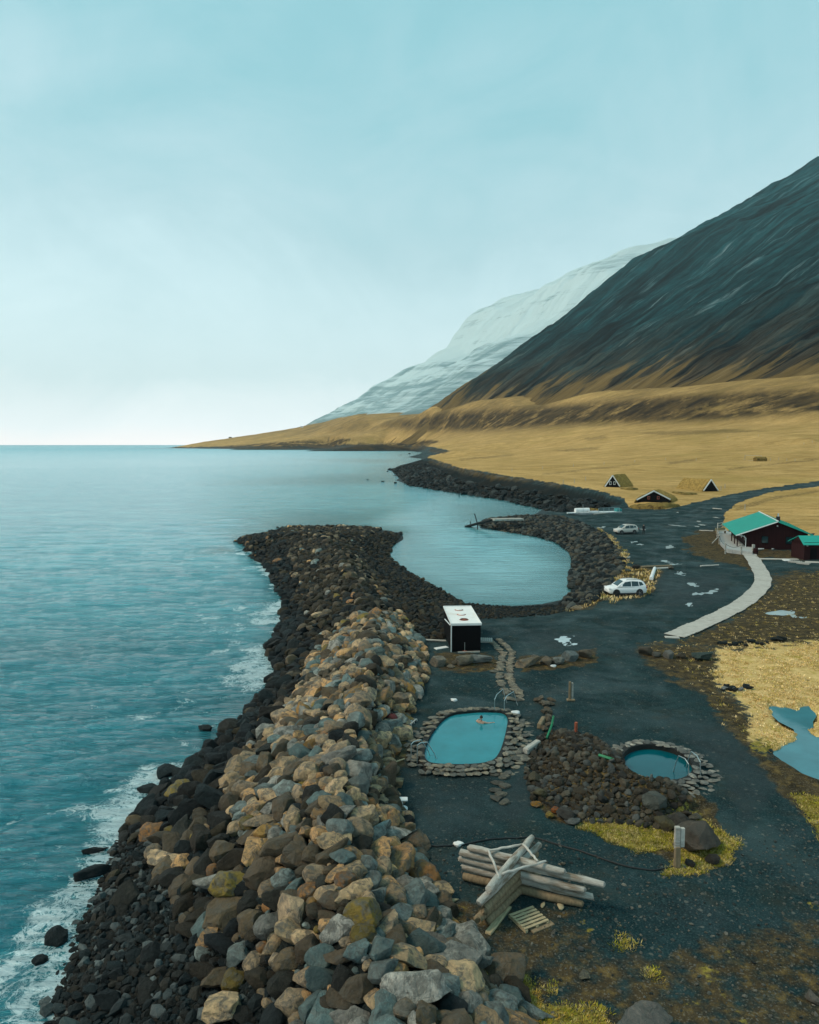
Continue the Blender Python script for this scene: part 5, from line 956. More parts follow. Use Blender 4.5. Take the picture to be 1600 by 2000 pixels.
# ------------------------------------------------------------------ black shed at the harbour
fl, fr = P(882, 1273), P(939, 1271.5); z0 = min(fl[2], fr[2]); Yf_ = (fl[1] + fr[1]) / 2
zt_ = float(PD(910, 1220, Yf_)[2]); wS = float(np.linalg.norm((fr - fl)[:2])); dS = float(G(905, 1186, zt_)[1] - Yf_); rzS = math.atan2(fr[1] - fl[1], fr[0] - fl[0]) + math.radians(1.5); hS = zt_ - z0
e = empty('shed', (fl + fr) / 2 * (1, 1, 0) + (0, 0, z0), 'black walled shed with flat white roof beside the harbour', 'shed', rz=rzS)
MB().box((0, dS / 2, hS / 2 - .1), (wS, dS, hS + .1)).build('wall', M['black'], e, sharp=0)
MB().box((0, dS / 2, hS), (wS + .10, dS + .14, .10)).build('roof', M['white'], e, sharp=0)
rf = MB()
for a, b, c_, d in ((-.02, -.04, wS + .14, .07), (-.02, dS + .04, wS + .14, .07)): rf.box((0, b, hS + .07), (c_, d, .10))
for s in (-1, 1): rf.box((s * (wS / 2 + .035), dS / 2, hS + .067), (.07, dS + .02, .092))
rf.build('roof_edge', M['trim'], e, sharp=0)
for k, yy in enumerate((.23, .52, .80)):
    h_ = MB().lathe([(.27, 0), (.30, .05), (.27, .09), (.05, .11)] if k else [(.30, 0), (.30, .06), (.25, .06), (.25, .012)], 24, (0, dS * yy, hS + .051)).build('roof_hatch', M['white'] if k else M['dark'], e); MB().lathe([(.31, 0), (.37, .004), (.34, .018), (.31, .02)], 24, (0, dS * yy, hS + .051)).build('flange', M['rust'], h_)
MB().box((-wS / 2 - .03, -.03, hS / 2 - .05), (.08, .08, hS - .06)).build('corner_trim', M['trim'], e, sharp=0); MB().beam((-wS / 2 - .08, .1, hS - .06), (-wS / 2 - .5, .5, hS + .35), .07, .05).build('bracket', M['trim'], e, sharp=0)
MB().tube([(-.12, -.06, .05), (-.12, -.06, .75)], .025, 6).build('standpipe', M['steel'], e); MB().box((-.12, -.10, .05), (.3, .12, .10)).build('valve_box', M['rust'], e, bevel=.01)
MB().beam((-wS * .3, -.35, .06), (wS * .45, -.38, .10), .12, .10).build('kerb_board', M['wood'], e, sharp=0)
lying('plank', (815, 1250), (872, 1253), .25, .1, 'grey plank lying on shingle left of the black shed', 'plank', M['plank']); lying('plank', (850, 1268), (874, 1264), .5, .06, 'white board lying at the left wall of the black shed', 'plank', M['trim'])

# ------------------------------------------------------------------ driftwood at the car park
def drift(a, b, r, label, mat='plank'):
    A, B_ = P(*a, r * .9), P(*b, r * .9); rg = random.Random(int(a[0] * 7)); n = 7; q = [A + (B_ - A) * i / (n - 1) + np.array([0, 0, rg.uniform(-.01, .02)]) for i in range(n)]
    return setp(MB().tube([v - A for v in q], [r * (1.05 - .2 * i / (n - 1)) * rg.uniform(.94, 1.05) for i in range(n)], 10).build('driftwood_log', M[mat], None, tuple(A), sharp=50), label, 'log', 'driftwood logs edging the car park')
drift((1272, 1134), (1279, 1113), .24, 'thick white log pointing away beside the white car', 'trim'); drift((1279, 1113), (1310, 1111), .15, 'pale log lying crosswise at the end of the white log'); drift((1252, 1110), (1312, 1107), .16, 'dark log lying behind the pale crosswise log', 'post')
drift((1368, 1107), (1404, 1105), .10, 'thin white log on gravel before the house path'); drift((1366, 1037), (1393, 1038), .10, 'thin pale log at the far end of the terrace fence'); drift((1392, 994), (1410, 995), .12, 'thin pale log beside the road bend'); drift((1160, 1005), (1196, 1002), .12, 'thin pale log lying in front of the beached boat')
stone(1244, 1112, 1.1, 'dark round boulder at the inner end of the car park logs', (.02, .018, .015), k=1); stone(1312, 1112, .9, 'brown stone at the right end of the car park logs', (.10, .09, .07), k=0); stone(1228, 1118, .8, 'blue grey stone at the top of the rock armour', (.06, .085, .085), k=1)

# ------------------------------------------------------------------ boardwalk
bw = [(1318, 1243), (1345, 1232), (1375, 1219), (1405, 1205), (1432, 1191), (1458, 1175), (1475, 1160), (1488, 1145), (1491, 1132), (1487, 1120), (1480, 1108), (1472, 1094), (1462, 1082)]
bq, bs = resample([P(x, y) for x, y in bw], 140); e = empty('boardwalk', bq[0], 'long curved boardwalk of pale planks from car park to house', 'boardwalk')
nb = int(bs[-1] / .27); bl, _ = resample(bq, nb); rg = random.Random(5); dkm = MB()
for i in range(nb):
    d = bl[min(i + 1, nb - 1)] - bl[max(i - 1, 0)]; rz = math.atan2(d[1], d[0]); p = bl[i]; z = float(tz(p[0], p[1])) + .11; blk = (i // 9) % 2
    dkm.box(np.array([p[0], p[1], z]) - bq[0] + (0, 0, rg.uniform(-.006, .006)), (.245, 1.75 + (.12 if blk else 0) + rg.uniform(-.05, .05), .04), rz=rz + rg.uniform(-.015, .015))
dkm.build('decking', M['plank'], e, sharp=0)
for s in (-1, 1):
    rp = []
    for i in range(0, nb, 6):
        d = bl[min(i + 1, nb - 1)] - bl[max(i - 1, 0)]; d /= np.linalg.norm(d); q = bl[i] + np.array([-d[1], d[0], 0]) * s * .7; rp.append(np.array([q[0], q[1], float(tz(q[0], q[1])) + .03]) - bq[0])
    st = MB()
    for a, b in zip(rp[:-1], rp[1:]): st.beam(a, b, .08, .12)
    st.build('bearer', M['post'], e, sharp=0)
lying('plank', (1299, 1245), (1327, 1246), .5, .08, 'single loose board before the near end of the boardwalk', 'plank', M['plank'])

# ------------------------------------------------------------------ house with green roof
zg = .55; f0, f1 = G(1468, 1074, zg), G(1564, 1071, zg); rdg = G(1483, 998.5, 4.75) - G(1520, 1017, 4.75); rzH = math.atan2(f1[1] - f0[1], f1[0] - f0[0]); ax = rdg / np.linalg.norm(rdg)
ang = math.atan2(ax[1], ax[0]) - math.pi / 2; wH = float(np.linalg.norm((f1 - f0)[:2])); lH = float(np.linalg.norm(rdg)) - .7; hE, hR = 2.5, 4.1
cH = (f0 + f1) / 2; ground_h = min(float(tz(cH[0] + math.cos(ang) * u - math.sin(ang) * v, cH[1] + math.sin(ang) * u + math.cos(ang) * v)) for u in (-wH / 2, wH / 2) for v in (0, lH)) - .1
e = empty('house', (cH[0], cH[1], zg), 'dark red wooden house with a bright green gable roof', 'house', rz=ang); dz_ = ground_h - zg
hw = wH / 2; pl = [(-hw, dz_), (hw, dz_), (hw, hE), (0, hR - .08), (-hw, hE)]
mb = MB().add([(x, 0, z) for x, z in pl] + [(x, lH, z) for x, z in pl], [(0, 1, 2, 3, 4), (9, 8, 7, 6, 5)] + [(i, i + 5, (i + 1) % 5 + 5, (i + 1) % 5) for i in range(5)])
wl = mb.build('wall', M['redwall'], e, sharp=0)
gw = MB()
for x in np.arange(-hw + .12, hw, .24): gw.box((x, -.018, (dz_ + hE + (hR - hE) * (1 - abs(x) / hw)) / 2 - .06), (.035, .035, hE + (hR - hE) * (1 - abs(x) / hw) - dz_ - .12))
gw.build('batten', M['redwall'], wl, sharp=0)
ovh, ovg = .65, .45; k_ = (hR - hE) / hw; roof = empty('roof', (0, 0, 0), None, None); roof.parent = e
for s in (-1, 1):
    xe = s * (hw + ovh + (.9 if s < 0 else 0)); ze = hR - k_ * abs(xe) + .06; v = [(0, -ovg, hR + .06), (xe, -ovg, ze), (xe, lH + ovg, ze), (0, lH + ovg, hR + .06)]
    MB().add(v + [(x, y, z - .09) for x, y, z in v], [(0, 1, 2, 3), (4, 7, 6, 5), (0, 4, 5, 1), (1, 5, 6, 2), (2, 6, 7, 3), (3, 7, 4, 0)]).build('roof_sheet', M['green'], roof, sharp=0)
    MB().beam((s * .06, -ovg - .03, hR - .01), (xe, -ovg - .03, ze - .07), .05, .16).build('barge_board', M['trim'] if s < 0 else M['green'], roof, sharp=0)
    rb = MB()
    for y in np.arange(-ovg + .3, lH + ovg, .6): rb.beam((s * .12, y, hR + .062 - k_ * .12), (xe * .99, y, hR + .062 - k_ * abs(xe * .99)), .03, .03)
    rb.build('roof_rib', M['green'], roof, sharp=0)
MB().beam((0, -ovg - .05, hR + .1), (0, lH + ovg, hR + .1), .16, .08).build('ridge_cap', M['trim'], roof, sharp=0)
ch = MB().box((.35, 1.6, hR + .1), (.5, .5, 1.0)).build('chimney', M['dark'], e, sharp=0, bevel=.02); MB().tube([(.35, 1.6, hR + .55), (.35, 1.6, hR + 1.05)], .11, 10).build('flue', M['steel'], ch)
for x, w_ in ((-1.6, .8), (1.7, .9)):
    wn_ = MB().box((x, -.03, 1.35), (w_ + .16, .05, 1.1)).build('window', M['black'], e, sharp=0); MB().box((x, -.062, 1.35), (w_, .014, .94)).build('pane', M['glass'], wn_, sharp=0)
MB().tube([(-hw - ovh - .7, -ovg + .1, hE - .55), (-hw - .35, -.06, hE - .75), (-hw - .1, -.10, hE - 1.0), (-hw - .1, -.10, -.1)], .05, 8).build('downpipe', M['trim'], e)
MB().lathe([(.02, 0), (.10, .04), (.11, .12), (.05, .18)], 12, (0, -.12, hR - .75)).build('gable_lamp', M['trim'], e)
for y in (.3, 3.2, 6.4): MB().box((-hw - ovh - .55, y, (dz_ + hE - .75) / 2 + .05), (.14, .14, hE - .75 - dz_)).build('porch_post', M['redwall'], e, sharp=0)
for y, w_, h_ in ((1.6, .95, 2.0), (4.6, 1.2, 1.0)):
    d_ = MB().box((-hw - .02, y, 1.0 if h_ > 1.5 else 1.35), (.05, w_, h_)).build('door' if h_ > 1.5 else 'window', M['black'], e, sharp=0); MB().box((-hw - .052, y, 1.35), (.014, w_ - .25, .8)).build('pane', M['glass'], d_, sharp=0)
MB().box((-.4, -.20, dz_ + .12), (wH * .9, .12, .2)).build('plinth', M['wood'], e, sharp=0)
# terrace
tp_ = [(1403, 1032), (1436, 1028), (1466, 1050), (1470, 1078), (1448, 1076), (1420, 1072), (1406, 1058)]
tq = [G(x, y, .75) for x, y in tp_]; c = np.mean(tq, 0); e = empty('terrace', (c[0], c[1], .55), 'grey plank terrace with rope fence beside the dark red house', 'terrace')
q = [v - np.array([c[0], c[1], .55]) for v in tq]; n = len(q)
MB().add([(v[0], v[1], .20) for v in q] + [(v[0], v[1], -.5) for v in q], [tuple(range(n)), tuple(range(n, 2 * n))[::-1]] + [(i, i + n, (i + 1) % n + n, (i + 1) % n) for i in range(n)]).build('decking', M['deck'], e, sharp=0)
def tpost(px, py, h=1.0):
    v = G(px, py, .75) - np.array([c[0], c[1], .55]); MB().box((v[0], v[1], .2 + h / 2 - .3), (.16, .16, h + .6)).build('fence_post', M['wood'], e, sharp=0, bevel=.01); return v + np.array([0, 0, h * .9])
fp = [tpost(*a) for a in ((1448, 1076), (1417, 1074), (1405, 1058), (1401, 1046), (1402, 1032), (1412, 1030))]
for a, b in zip(fp[:2], fp[1:3]): MB().tube([a + (b - a) * t + np.array([0, 0, -.45 * 4 * t * (1 - t)]) for t in np.linspace(0, 1, 12)], .03, 6).build('rope', M['hose'], e)
for a, b in zip(fp[2:5], fp[3:6]): MB().beam(a, b, .06, .12).build('rail', M['wood'], e, sharp=0); MB().beam(a - (0, 0, .45), b - (0, 0, .45), .06, .12).build('rail', M['wood'], e, sharp=0)
MB().beam(fp[2] + (0, 0, .05), fp[2] + np.array([-1.5, -.9, -1.05]), .1, .12).build('brace', M['wood'], e, sharp=0)
v = G(1470, 1076, .75) - np.array([c[0], c[1], .55]); MB().box((v[0] + .1, v[1], .65), (.34, .3, .95)).build('gate_pillar', M['wood'], e, sharp=0, bevel=.02)
p = G(1408, 1042, .75); e = empty('bench', p, 'wooden bench on the far corner of the terrace', 'bench', rz=.2); MB().box((0, 0, .45), (1.9, .45, .06)).build('seat', M['pale'], e, sharp=0); MB().box((0, .22, .75), (1.9, .06, .4)).build('backrest', M['pale'], e, sharp=0)
for s in (-1, 1): MB().box((s * .8, 0, .21), (.08, .4, .42)).build('leg', M['post'], e, sharp=0)
p = G(1442, 1052, .75); e = empty('picnic_table', p, 'brown picnic table under the porch of the house', 'table', rz=ang); MB().box((0, 0, .74), (.75, 1.7, .05)).build('tabletop', M['post'], e, sharp=0)
for s in (-1, 1): MB().box((s * .65, 0, .45), (.28, 1.7, .05)).build('bench_seat', M['post'], e, sharp=0); MB().beam((-.7, s * .6, .0), (.3, s * .6, .74), .08, .08).beam((.7, s * .6, .0), (-.3, s * .6, .74), .08, .08).build('leg', M['post'], e, sharp=0)
p = P(1476, 1083); e = empty('barrel', p, 'dark barrel at the corner where boardwalk meets house', 'barrel'); MB().lathe([(.28, 0), (.33, .25), (.34, .45), (.33, .65), (.28, .9)], 18).build('staves', M['redwall'], e); MB().lathe([(.335, .22), (.345, .24), (.345, .28), (.335, .30)], 18).build('hoop', M['dark'], e)
lying('beam', (1479, 1073), (1499, 1072.5), .16, .14, 'white beam lying at the left foot of the house gable', 'beam', M['trim'], lift=.02); lying('beam', (1507, 1073), (1537, 1072), .16, .14, 'longer white beam lying at the foot of the house gable', 'beam', M['trim'], lift=.02)
lying('path_board', (1478, 1092), (1560, 1093), .7, .10, 'straight strip of pale boards from boardwalk to the small shed', 'board path', M['plank']); lying('path_board', (1572, 1098), (1640, 1101), 1.0, .10, 'pale board strip in front of the small red shed', 'board path', M['plank']); lying('slab', (1530, 1095), (1543, 1095), .9, .12, 'white slab beside the two grey pallets', 'slab', M['trim'])
# small shed
g0 = G(1570, 1094, .35); e = empty('small_shed', g0, 'small dark red shed with green roof at the right edge', 'shed', rz=.03); MB().box((2.0, 1.6, 1.05), (4.0, 3.2, 2.7)).build('wall', M['redwall'], e, sharp=0)
v = [(-.35, -.4, 2.15), (4.4, -.4, 2.15), (4.2, 1.6, 3.15), (.0, 1.6, 3.15)]; MB().add(v + [(x, y, z - .08) for x, y, z in v], [(0, 1, 2, 3), (4, 7, 6, 5), (0, 4, 5, 1), (1, 5, 6, 2), (2, 6, 7, 3), (3, 7, 4, 0)]).build('roof', M['green'], e, sharp=0); v = [(.0, 1.62, 3.15), (4.2, 1.62, 3.15), (4.4, 3.6, 2.15), (-.35, 3.6, 2.15)]; MB().add(v + [(x, y, z - .08) for x, y, z in v], [(0, 1, 2, 3), (4, 7, 6, 5), (0, 4, 5, 1), (1, 5, 6, 2), (2, 6, 7, 3), (3, 7, 4, 0)]).build('roof', M['green'], e, sharp=0)
MB().add([(0, 0, 2.1), (0, 3.2, 2.1), (0, 1.6, 3.05), (.1, 0, 2.1), (.1, 3.2, 2.1), (.1, 1.6, 3.05)], [(0, 2, 1), (3, 4, 5), (0, 3, 5, 2), (2, 5, 4, 1)]).build('gable', M['redwall'], e, sharp=0); MB().lathe([(.02, 0), (.12, .05), (.12, .15), (.04, .2)], 12, (.35, -.1, 1.9)).build('lamp', M['trim'], e); MB().box((1.3, -.03, .75), (.9, .05, 1.9)).build('door', M['black'], e, sharp=0)

# ------------------------------------------------------------------ turf houses
def turf_house(apex, bl_, br, back, label, wide=False, win=2, flip=1, winmat='window'):
    A, B_ = P(*bl_), P(*br); zb_ = min(A[2], B_[2]); w_ = float(np.linalg.norm((B_ - A)[:2])); m_ = (A + B_) / 2; hA = float(PD(*apex, m_[1])[2]) - zb_; rz = math.atan2(B_[1] - A[1], B_[0] - A[0])
    rb_ = PD(*back, m_[1] + abs(back[0] - apex[0]) * .09 + 4); d = math.hypot(rb_[0] - m_[0], rb_[1] - m_[1]); dirv = math.atan2(rb_[1] - m_[1], rb_[0] - m_[0]); d = max(4.5, min(d, 13))
    e = empty('turf_house', (m_[0], m_[1], zb_), label, 'turf house', 'small turf roofed houses', rz); sh = (math.cos(dirv - rz) * d, math.sin(dirv - rz) * d); hw_ = w_ / 2; eh = .35 if not wide else .9
    pl = [(-hw_, -.6), (hw_, -.6), (hw_, eh), (0, hA - .12), (-hw_, eh)]
    wl_ = MB().add([(x, 0, z) for x, z in pl] + [(x + sh[0], sh[1], z) for x, z in pl], [(0, 1, 2, 3, 4), (9, 8, 7, 6, 5)] + [(i, i + 5, (i + 1) % 5 + 5, (i + 1) % 5) for i in range(5)]).build('wall', M['black'], e, sharp=0)
    # thick turf roof with a lumpy surface that runs down into the ground
    nu, nv = 26, 22; V = []
    for i in range(nu + 1):
        u = i / nu
        for j in range(nv + 1):
            t = j / nv * 2 - 1; s = abs(t); x = t * (hw_ + .75); z = hA + .12 - (hA - eh) * min(s * 1.12, 1.12) - max(0, s - .85) * 2.2
            q = .10 * fbm(u * 7 + hw_, t * 5, seed=int(apex[0]), o=3); V.append((x + sh[0] * (u * .98 + .02 - .02), sh[1] * u + .12, z + q + .14 * (1 - u * .3)))
    F = grid_faces(nu + 1, nv + 1); nV = len(V); V2 = V + [(x, y, z - .42) for x, y, z in V]; F2 = F[:, ::-1] + nV
    rim_ = [i * (nv + 1) for i in range(nu + 1)] + [nu * (nv + 1) + j for j in range(1, nv + 1)] + [i * (nv + 1) + nv for i in range(nu - 1, -1, -1)] + [j for j in range(nv - 1, 0, -1)]
    SF = np.array([(rim_[i], rim_[(i + 1) % len(rim_)], rim_[(i + 1) % len(rim_)] + nV, rim_[i] + nV) for i in range(len(rim_))])
    link('turf_roof', mesh_np('turf_roof', V2, np.concatenate([F, F2, SF]), True, 60), M['turf'], e)
    for s in (-1, 1): MB().beam((0, -.10, hA + .02), (s * (hw_ + .25), -.10, eh - .08), .14, .30).build('barge_board', M['trim'], e, sharp=0)
    for k in range(win):
        x = (k - (win - 1) / 2) * w_ * .30; zc_ = hA * .36 if not wide else hA * .44; f_ = MB().box((x, -.03, zc_), (.62, .06, .95 if not wide else .75)).build('window', M['trim'] if winmat == 'window' else M['redframe'], e, sharp=0); MB().box((x, -.065, zc_), (.42, .02, .7 if not wide else .5)).build('pane', M['glass'], f_, sharp=0)
    return e, w_, hA
turf_house((1197, 928.5), (1183, 951), (1209, 952), (1222, 928), 'left turf house with two windows standing on the field edge', win=2)
turf_house((1387, 937), (1375, 960), (1401, 959.5), (1336, 940), 'right turf house with bare black gable beside the road', win=0)
turf_house((1276, 959), (1245, 982), (1307, 982), (1290, 956), 'wide low turf house with two red windows behind a turf bank', True, 2, winmat='red')
def turf_bank(pts_, wid, hgt, label):
    q, s = resample([P(x, y) for x, y in pts_], 30); V = []
    for i, p in enumerate(q):
        d = q[min(i + 1, 29)] - q[max(i - 1, 0)]; d /= np.linalg.norm(d); nr = np.array([-d[1], d[0], 0]); en = math.sin(math.pi * min(1, max(0, (i + .5) / 30))) ** .35
        for j in range(9):
            t = j / 4 - 1; pt = p + nr * t * wid * en; V.append((pt[0], pt[1], float(tz(pt[0], pt[1])) - .15 + (hgt * en + .12) * max(0, 1 - t ** 4) + .10 * float(fbm(pt[0] * .9, pt[1] * .9, seed=4, o=3))))
    o = link('turf_bank', mesh_np('turf_bank', np.array(V) - q[0], grid_faces(30, 9)), M['earth'], None, tuple(q[0])); return setp(o, label, 'turf bank')
turf_bank([(1232, 990), (1255, 992), (1290, 992), (1325, 988)], 1.6, 1.0, 'turf bank in front of the wide low turf house'); turf_bank([(1315, 962), (1335, 966), (1360, 965)], 1.5, .6, 'low turf bank left of the right turf house'); turf_bank([(1212, 955), (1230, 957), (1244, 955)], 1.2, .6, 'low turf bank right of the left turf house'); turf_bank([(1145, 999), (1158, 998), (1170, 999)], 1.0, .7, 'yellow grass hump behind the beached boat')

# ------------------------------------------------------------------ boat, pier, masts, field
A, B_ = P(1108, 1006), P(1210, 1000); rz = math.atan2(B_[1] - A[1], B_[0] - A[0]); ln = float(np.linalg.norm((B_ - A)[:2])); e = empty('pontoon_boat', A, 'white flat boat with rails beached below the turf houses', 'boat', rz=rz)
hull = MB(); xs_ = np.linspace(0, ln, 12); V = []
for x in xs_:
    t = x / ln; w_ = 1.3 * (min(1, t * 4 + .25) if t < .25 else 1); b_ = .25 * max(0, 1 - t * 5); V += [(x, -w_, .55), (x, -w_ * .8, .1 + b_), (x, w_ * .8, .1 + b_), (x, w_, .55)]
hull.add(V, [(i * 4 + k, i * 4 + (k + 1) % 4, i * 4 + 4 + (k + 1) % 4, i * 4 + 4 + k) for i in range(11) for k in range(4)] + [(3, 2, 1, 0), (44, 45, 46, 47)]).build('hull', M['boat'], e)
MB().tube([(ln * .16, .3, 1.0), (ln * .42, .3, 1.0)], .52, 14).build('tank', M['trim'], e); MB().box((ln * .48, -.2, .68), (2.6, 1.0, .25)).build('hatch', M['boat'], e, bevel=.03); MB().tube([(ln * .28, -.6, .5), (ln * .27, -.6, 2.4)], .04, 6).build('mast', M['steel'], e)
rl = MB()
for x in np.linspace(ln * .55, ln * .95, 5): rl.tube([(x, -1.1, .55), (x, -1.1, 1.5)], .04, 6)
rl.tube([(ln * .55, -1.1, 1.5), (ln * .95, -1.1, 1.5)], .045, 6); rl.tube([(ln * .55, -1.1, 1.05), (ln * .95, -1.1, 1.05)], .035, 6); rl.build('railing', M['steel'], e); MB().box((ln * .97, 0, .85), (1.3, 1.5, .7)).build('engine_cover', M['teal'], e, bevel=.1)
a, b = G(913, 1028, -1.9), G(962, 1015, .3); lying_e = empty('slipway_plank', a, 'dark slanting plank ramp at the end of the harbour pier', 'ramp'); MB().beam((0, 0, 0), b - a, 1.6, .35).build('ramp', M['dark'], lying_e, sharp=0, bevel=.05); MB().beam(b - a, G(1020, 1014, .2) - a, 1.9, .4).build('deck', M['wood'], lying_e, sharp=0, bevel=.05)
a = G(933, 1024, -.9); t_ = PD(927, 1003, a[1]); tubething('mooring_post', [a - (0, 0, 1.2), a, t_], .11, M['dark'], 'leaning dark post on the end of the harbour pier', 'post'); a = G(919, 1026, -1.6); tubething('mooring_post', [a - (0, 0, .8), a, a + (0, 0, .9)], .09, M['dark'], 'short dark stub at the tip of the harbour pier', 'post')
a = G(897, 966, -2); tubething('mooring_post', [a - (0, 0, 1), a, PD(897, 950, a[1])], .22, M['dark'], 'lone dark post standing in the water off the far beach', 'post')
a = P(1553, 884); e = empty('utility_pole', a, 'thin utility pole standing far out on the yellow field', 'pole'); h_ = float(PD(1553, 858, a[1])[2]) - a[2]; MB().tube([(0, 0, -.3), (0, 0, h_)], [.16, .11], 8).build('pole', M['wood'], e); MB().box((0, 0, h_ - .6), (1.6, .12, .14)).build('crossarm', M['wood'], e, sharp=0)
a, b = P(1455, 899), P(1487, 896); e = empty('goal_frame', a, 'weathered goal frame standing on the yellow field', 'frame'); h_ = 2.6; d = b - a
MB().tube([(0, 0, -.2), (0, 0, h_), d + (0, 0, h_), d - (0, 0, .2)], .09, 6).build('goal_post', M['wood'], e); dd = np.array([.4, 2.5, 0]); MB().tube([(0, 0, h_), dd, dd + d, d + (0, 0, h_)], .05, 6).build('stay', M['wood'], e)
for i, (x, y) in enumerate([(1100 + 22 * k, 949 - 5.2 * k + (k > 6) * 2) for k in range(3)] + [(1000 + 60 * k, 921 - 4.5 * k) for k in range(9)] + [(1505 + 16 * k, 900 - k) for k in range(6)] + [(1408, 958), (1416, 954), (1455, 997)]):
    a = P(x, y); e = empty('fence_post', a, f'thin grey fence post on the yellow field, {ordinal(i)} counted from the turf houses outward', 'fence post', 'fence posts on the field'); MB().box((0, 0, .6), (.14, .14, 1.5), taper=.8).build('post', M['wood'], e, sharp=0)
for i, (x, y) in enumerate(((1174, 853), (1485, 895), (590, 845), (735, 821), (450, 857))):
    a = P(x, y) if i < 2 else PD(x, y, 3550); s_ = 1.0 if i < 2 else 2.6; a[2] = float(tz(a[0], a[1])) - .1
    e = empty('farm_hut', a, ['low dark stone ruin on the yellow field above the turf houses', 'low dark pile by the goal frame', 'tiny pale farmhouse far out on the cape', 'tiny dark farmhouse below the snowy mountain', 'tiny hut near the cape tip'][i], 'hut'); MB().box((0, 0, 1.2 * s_ * .6), (5 * s_, 4 * s_, 2.4 * s_ * .6)).build('wall', M['trim'] if i == 2 else M['earth'], e, sharp=0)
    MB().add([(-2.6 * s_, -2.1 * s_, 1.4 * s_), (2.6 * s_, -2.1 * s_, 1.4 * s_), (2.6 * s_, 2.1 * s_, 1.4 * s_), (-2.6 * s_, 2.1 * s_, 1.4 * s_), (-2.6 * s_, 0, 2.3 * s_), (2.6 * s_, 0, 2.3 * s_)], [(0, 1, 5, 4), (2, 3, 4, 5), (0, 4, 3), (1, 2, 5), (3, 2, 1, 0)]).build('roof', M['earth'] if i < 2 else M['plastic'], e, sharp=0)

# ------------------------------------------------------------------ grass
def grass_mat():
    t = NT('grass_blades'); tt = t.att('tint', 'Color'); return t.bsdf(Base_Color=t.mix(t.rng(t.noise(t.pos(), 3, 4), .3, .7), t.mix(1.0, tt, (.7, .7, .7), 'MULTIPLY'), t.mix(1.0, tt, (1.2, 1.15, 1.1), 'MULTIPLY')), Roughness=.9, Specular_IOR_Level=.1)
def tufts(name, spots, label, blades=22, h=(.10, .26), spread=.16, width=.012):
    """spots: (x, y, scale, rgb)"""
    sp_a = np.array([(a, b, c_) for a, b, c_, _ in spots]); col = np.array([q[3] for q in spots]); n = len(sp_a) * blades; idx = np.repeat(np.arange(len(sp_a)), blades); s = sp_a[idx, 2]
    r = spread * s * np.sqrt(rng.random(n)); a = rng.uniform(0, 6.28, n); bx, by = sp_a[idx, 0] + r * np.cos(a), sp_a[idx, 1] + r * np.sin(a); bz = tz(bx, by) - .01
    ln = rng.uniform(h[0], h[1], n) * s; lean = rng.uniform(.25, 1.0, n); la = a + rng.normal(0, .7, n); tx, ty, tzz = bx + np.cos(la) * ln * lean, by + np.sin(la) * ln * lean, bz + ln * (1.05 - .55 * lean)
    wx_, wy_ = -np.sin(la) * width * s, np.cos(la) * width * s; mx, my, mz = bx * .45 + tx * .55 - np.cos(la) * ln * .12, by * .45 + ty * .55 - np.sin(la) * ln * .12, bz * .4 + tzz * .6
    V = np.stack([np.stack([bx - wx_, by - wy_, bz], 1), np.stack([bx + wx_, by + wy_, bz], 1), np.stack([mx + wx_ * .8, my + wy_ * .8, mz], 1), np.stack([mx - wx_ * .8, my - wy_ * .8, mz], 1), np.stack([tx, ty, tzz], 1)], 1).reshape(-1, 3)
    b5 = np.arange(n)[:, None] * 5; me = mesh_np(name, V, [b5 + [[0, 1, 2, 3]], b5 + [[3, 2, 4]]], False); c_ = np.clip(col[idx] * rng.uniform(.6, 1.35, (n, 1)), 0, 1); attr(me, 'tint', np.repeat(np.c_[c_, np.ones(n)], 5, 0), 'FLOAT_COLOR')
    return setp(link(name, me, GRASSM), label, 'grass', kind='stuff')
GRASSM = grass_mat()
def spots_in(poly, n, smin, smax, cols, maskf=None):
    gp = np.array([P(x, y) for x, y in poly]); x0, y0 = gp[:, :2].min(0); x1, y1 = gp[:, :2].max(0); X, Y = rng.uniform(x0, x1, n * 4), rng.uniform(max(9.5, y0), y1, n * 4); Z = tz(X, Y); px, py = proj(X, Y, Z); ok = sdpoly(px, py, poly, 20) < 0
    if maskf is not None: ok &= tz0(maskf, X, Y) > rng.uniform(.25, .75, len(X))
    return [(x, y, rng.uniform(smin, smax), cols[rng.integers(len(cols))]) for x, y in zip(X[ok][:n], Y[ok][:n])]
MOSSC = [(.40, .34, .05), (.32, .30, .03), (.46, .34, .10), (.50, .40, .16)]; DRY = [(.80, .59, .30), (.72, .51, .23), (.84, .66, .37), (.60, .43, .15), (.50, .40, .10)]
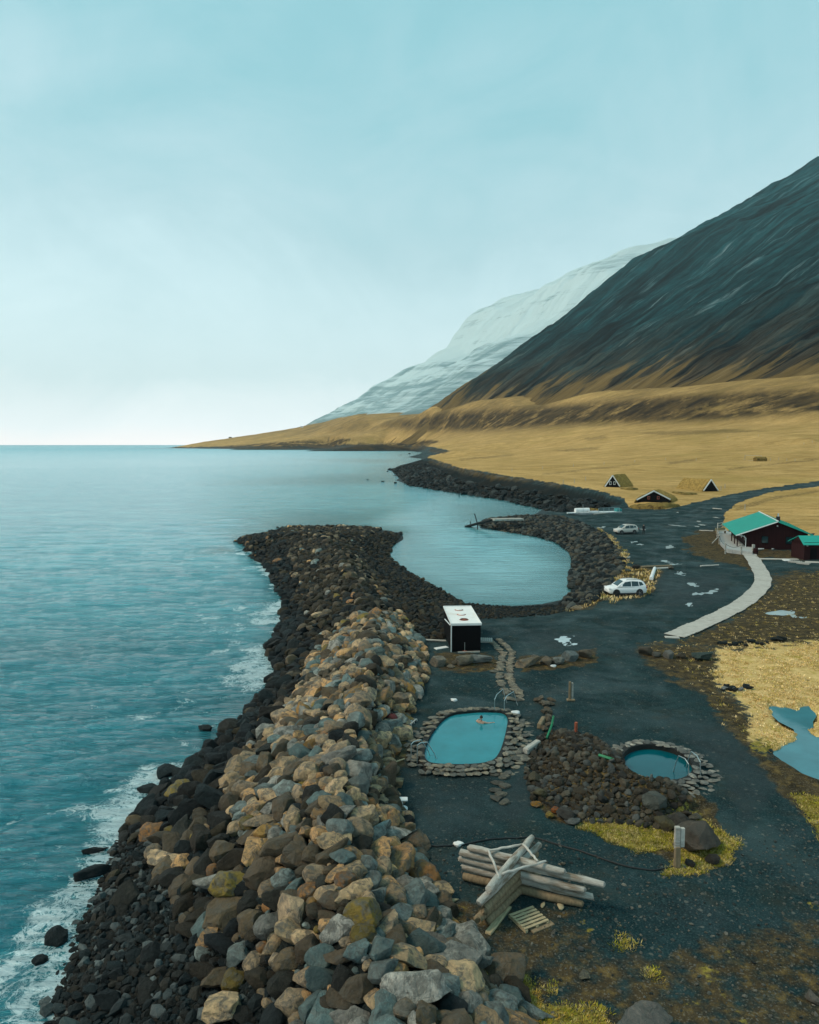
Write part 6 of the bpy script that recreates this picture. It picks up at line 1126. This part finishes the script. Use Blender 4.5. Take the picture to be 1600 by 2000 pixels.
tufts('moss_grass', spots_in([(1120, 1600), (1320, 1600), (1440, 1600), (1450, 1700), (1290, 1740), (1150, 1660)], 1900, .5, 1.2, MOSSC + [(.2, .19, .02), (.55, .44, .2)], moss), 'yellow green mossy grass round the foot of the rubble mound', 18, (.04, .13))
tufts('foreground_grass', spots_in([(880, 1760), (1000, 1860), (1080, 1940), (1240, 1940), (1260, 2060), (1020, 2080), (900, 1880), (800, 1640), (790, 1620)], 900, .5, 1.1, MOSSC + [(.42, .27, .05)], moss) + [(p[0] + rng.normal(0, .16), p[1] + rng.normal(0, .16), rng.uniform(.7, 1.1), MOSSC[k % 4]) for q_ in ((1072, 1935), (1020, 1920), (1170, 1985), (1216, 1850), (1222, 1838), (1010, 1960), (950, 1880), (1270, 1900)) for p in [P(*q_)] for k in range(9)], 'yellow grass tufts dotted over the foreground gravel', 26, (.04, .14), .2)
tufts('edge_grass', spots_in([(1480, 1540), (1600, 1530), (1800, 1620), (1760, 1720), (1600, 1680), (1520, 1620)], 900, .6, 1.2, MOSSC + [(.16, .14, .03)], moss), 'yellow green grass at the right edge below the pond', 18, (.04, .14), .2)
tufts('marsh_grass', spots_in([(1390, 1250), (1600, 1240), (1800, 1240), (1800, 1460), (1600, 1520), (1440, 1470), (1380, 1360)], 4600, .6, 1.6, DRY, marsh * sst(-.55, .25, marsh_n)), 'pale dry marsh grass around the pond', 14, (.03, .095), .34, .020)
tufts('soil_grass', spots_in([(1240, 1255), (1600, 1110), (1800, 1110), (1800, 1260), (1420, 1360), (1520, 1560), (1450, 1540), (1350, 1340)], 1600, .4, 1.0, DRY + [(.2, .15, .05), (.3, .22, .05)], soil), 'sparse dry grass tufts on the brown soil beside the boardwalk', 12, (.08, .22), .2, .014)
tufts('bank_grass', spots_in([(1165, 1030), (1192, 1045), (1226, 1085), (1236, 1112), (1290, 1112), (1270, 1162), (1190, 1180), (1110, 1195), (1120, 1170), (1190, 1140), (1212, 1112), (1200, 1075)], 900, .8, 1.8, DRY + [(.25, .17, .06)]), 'dry yellow grass along the top of the harbour rock armour', 14, (.12, .3), .3, .02)
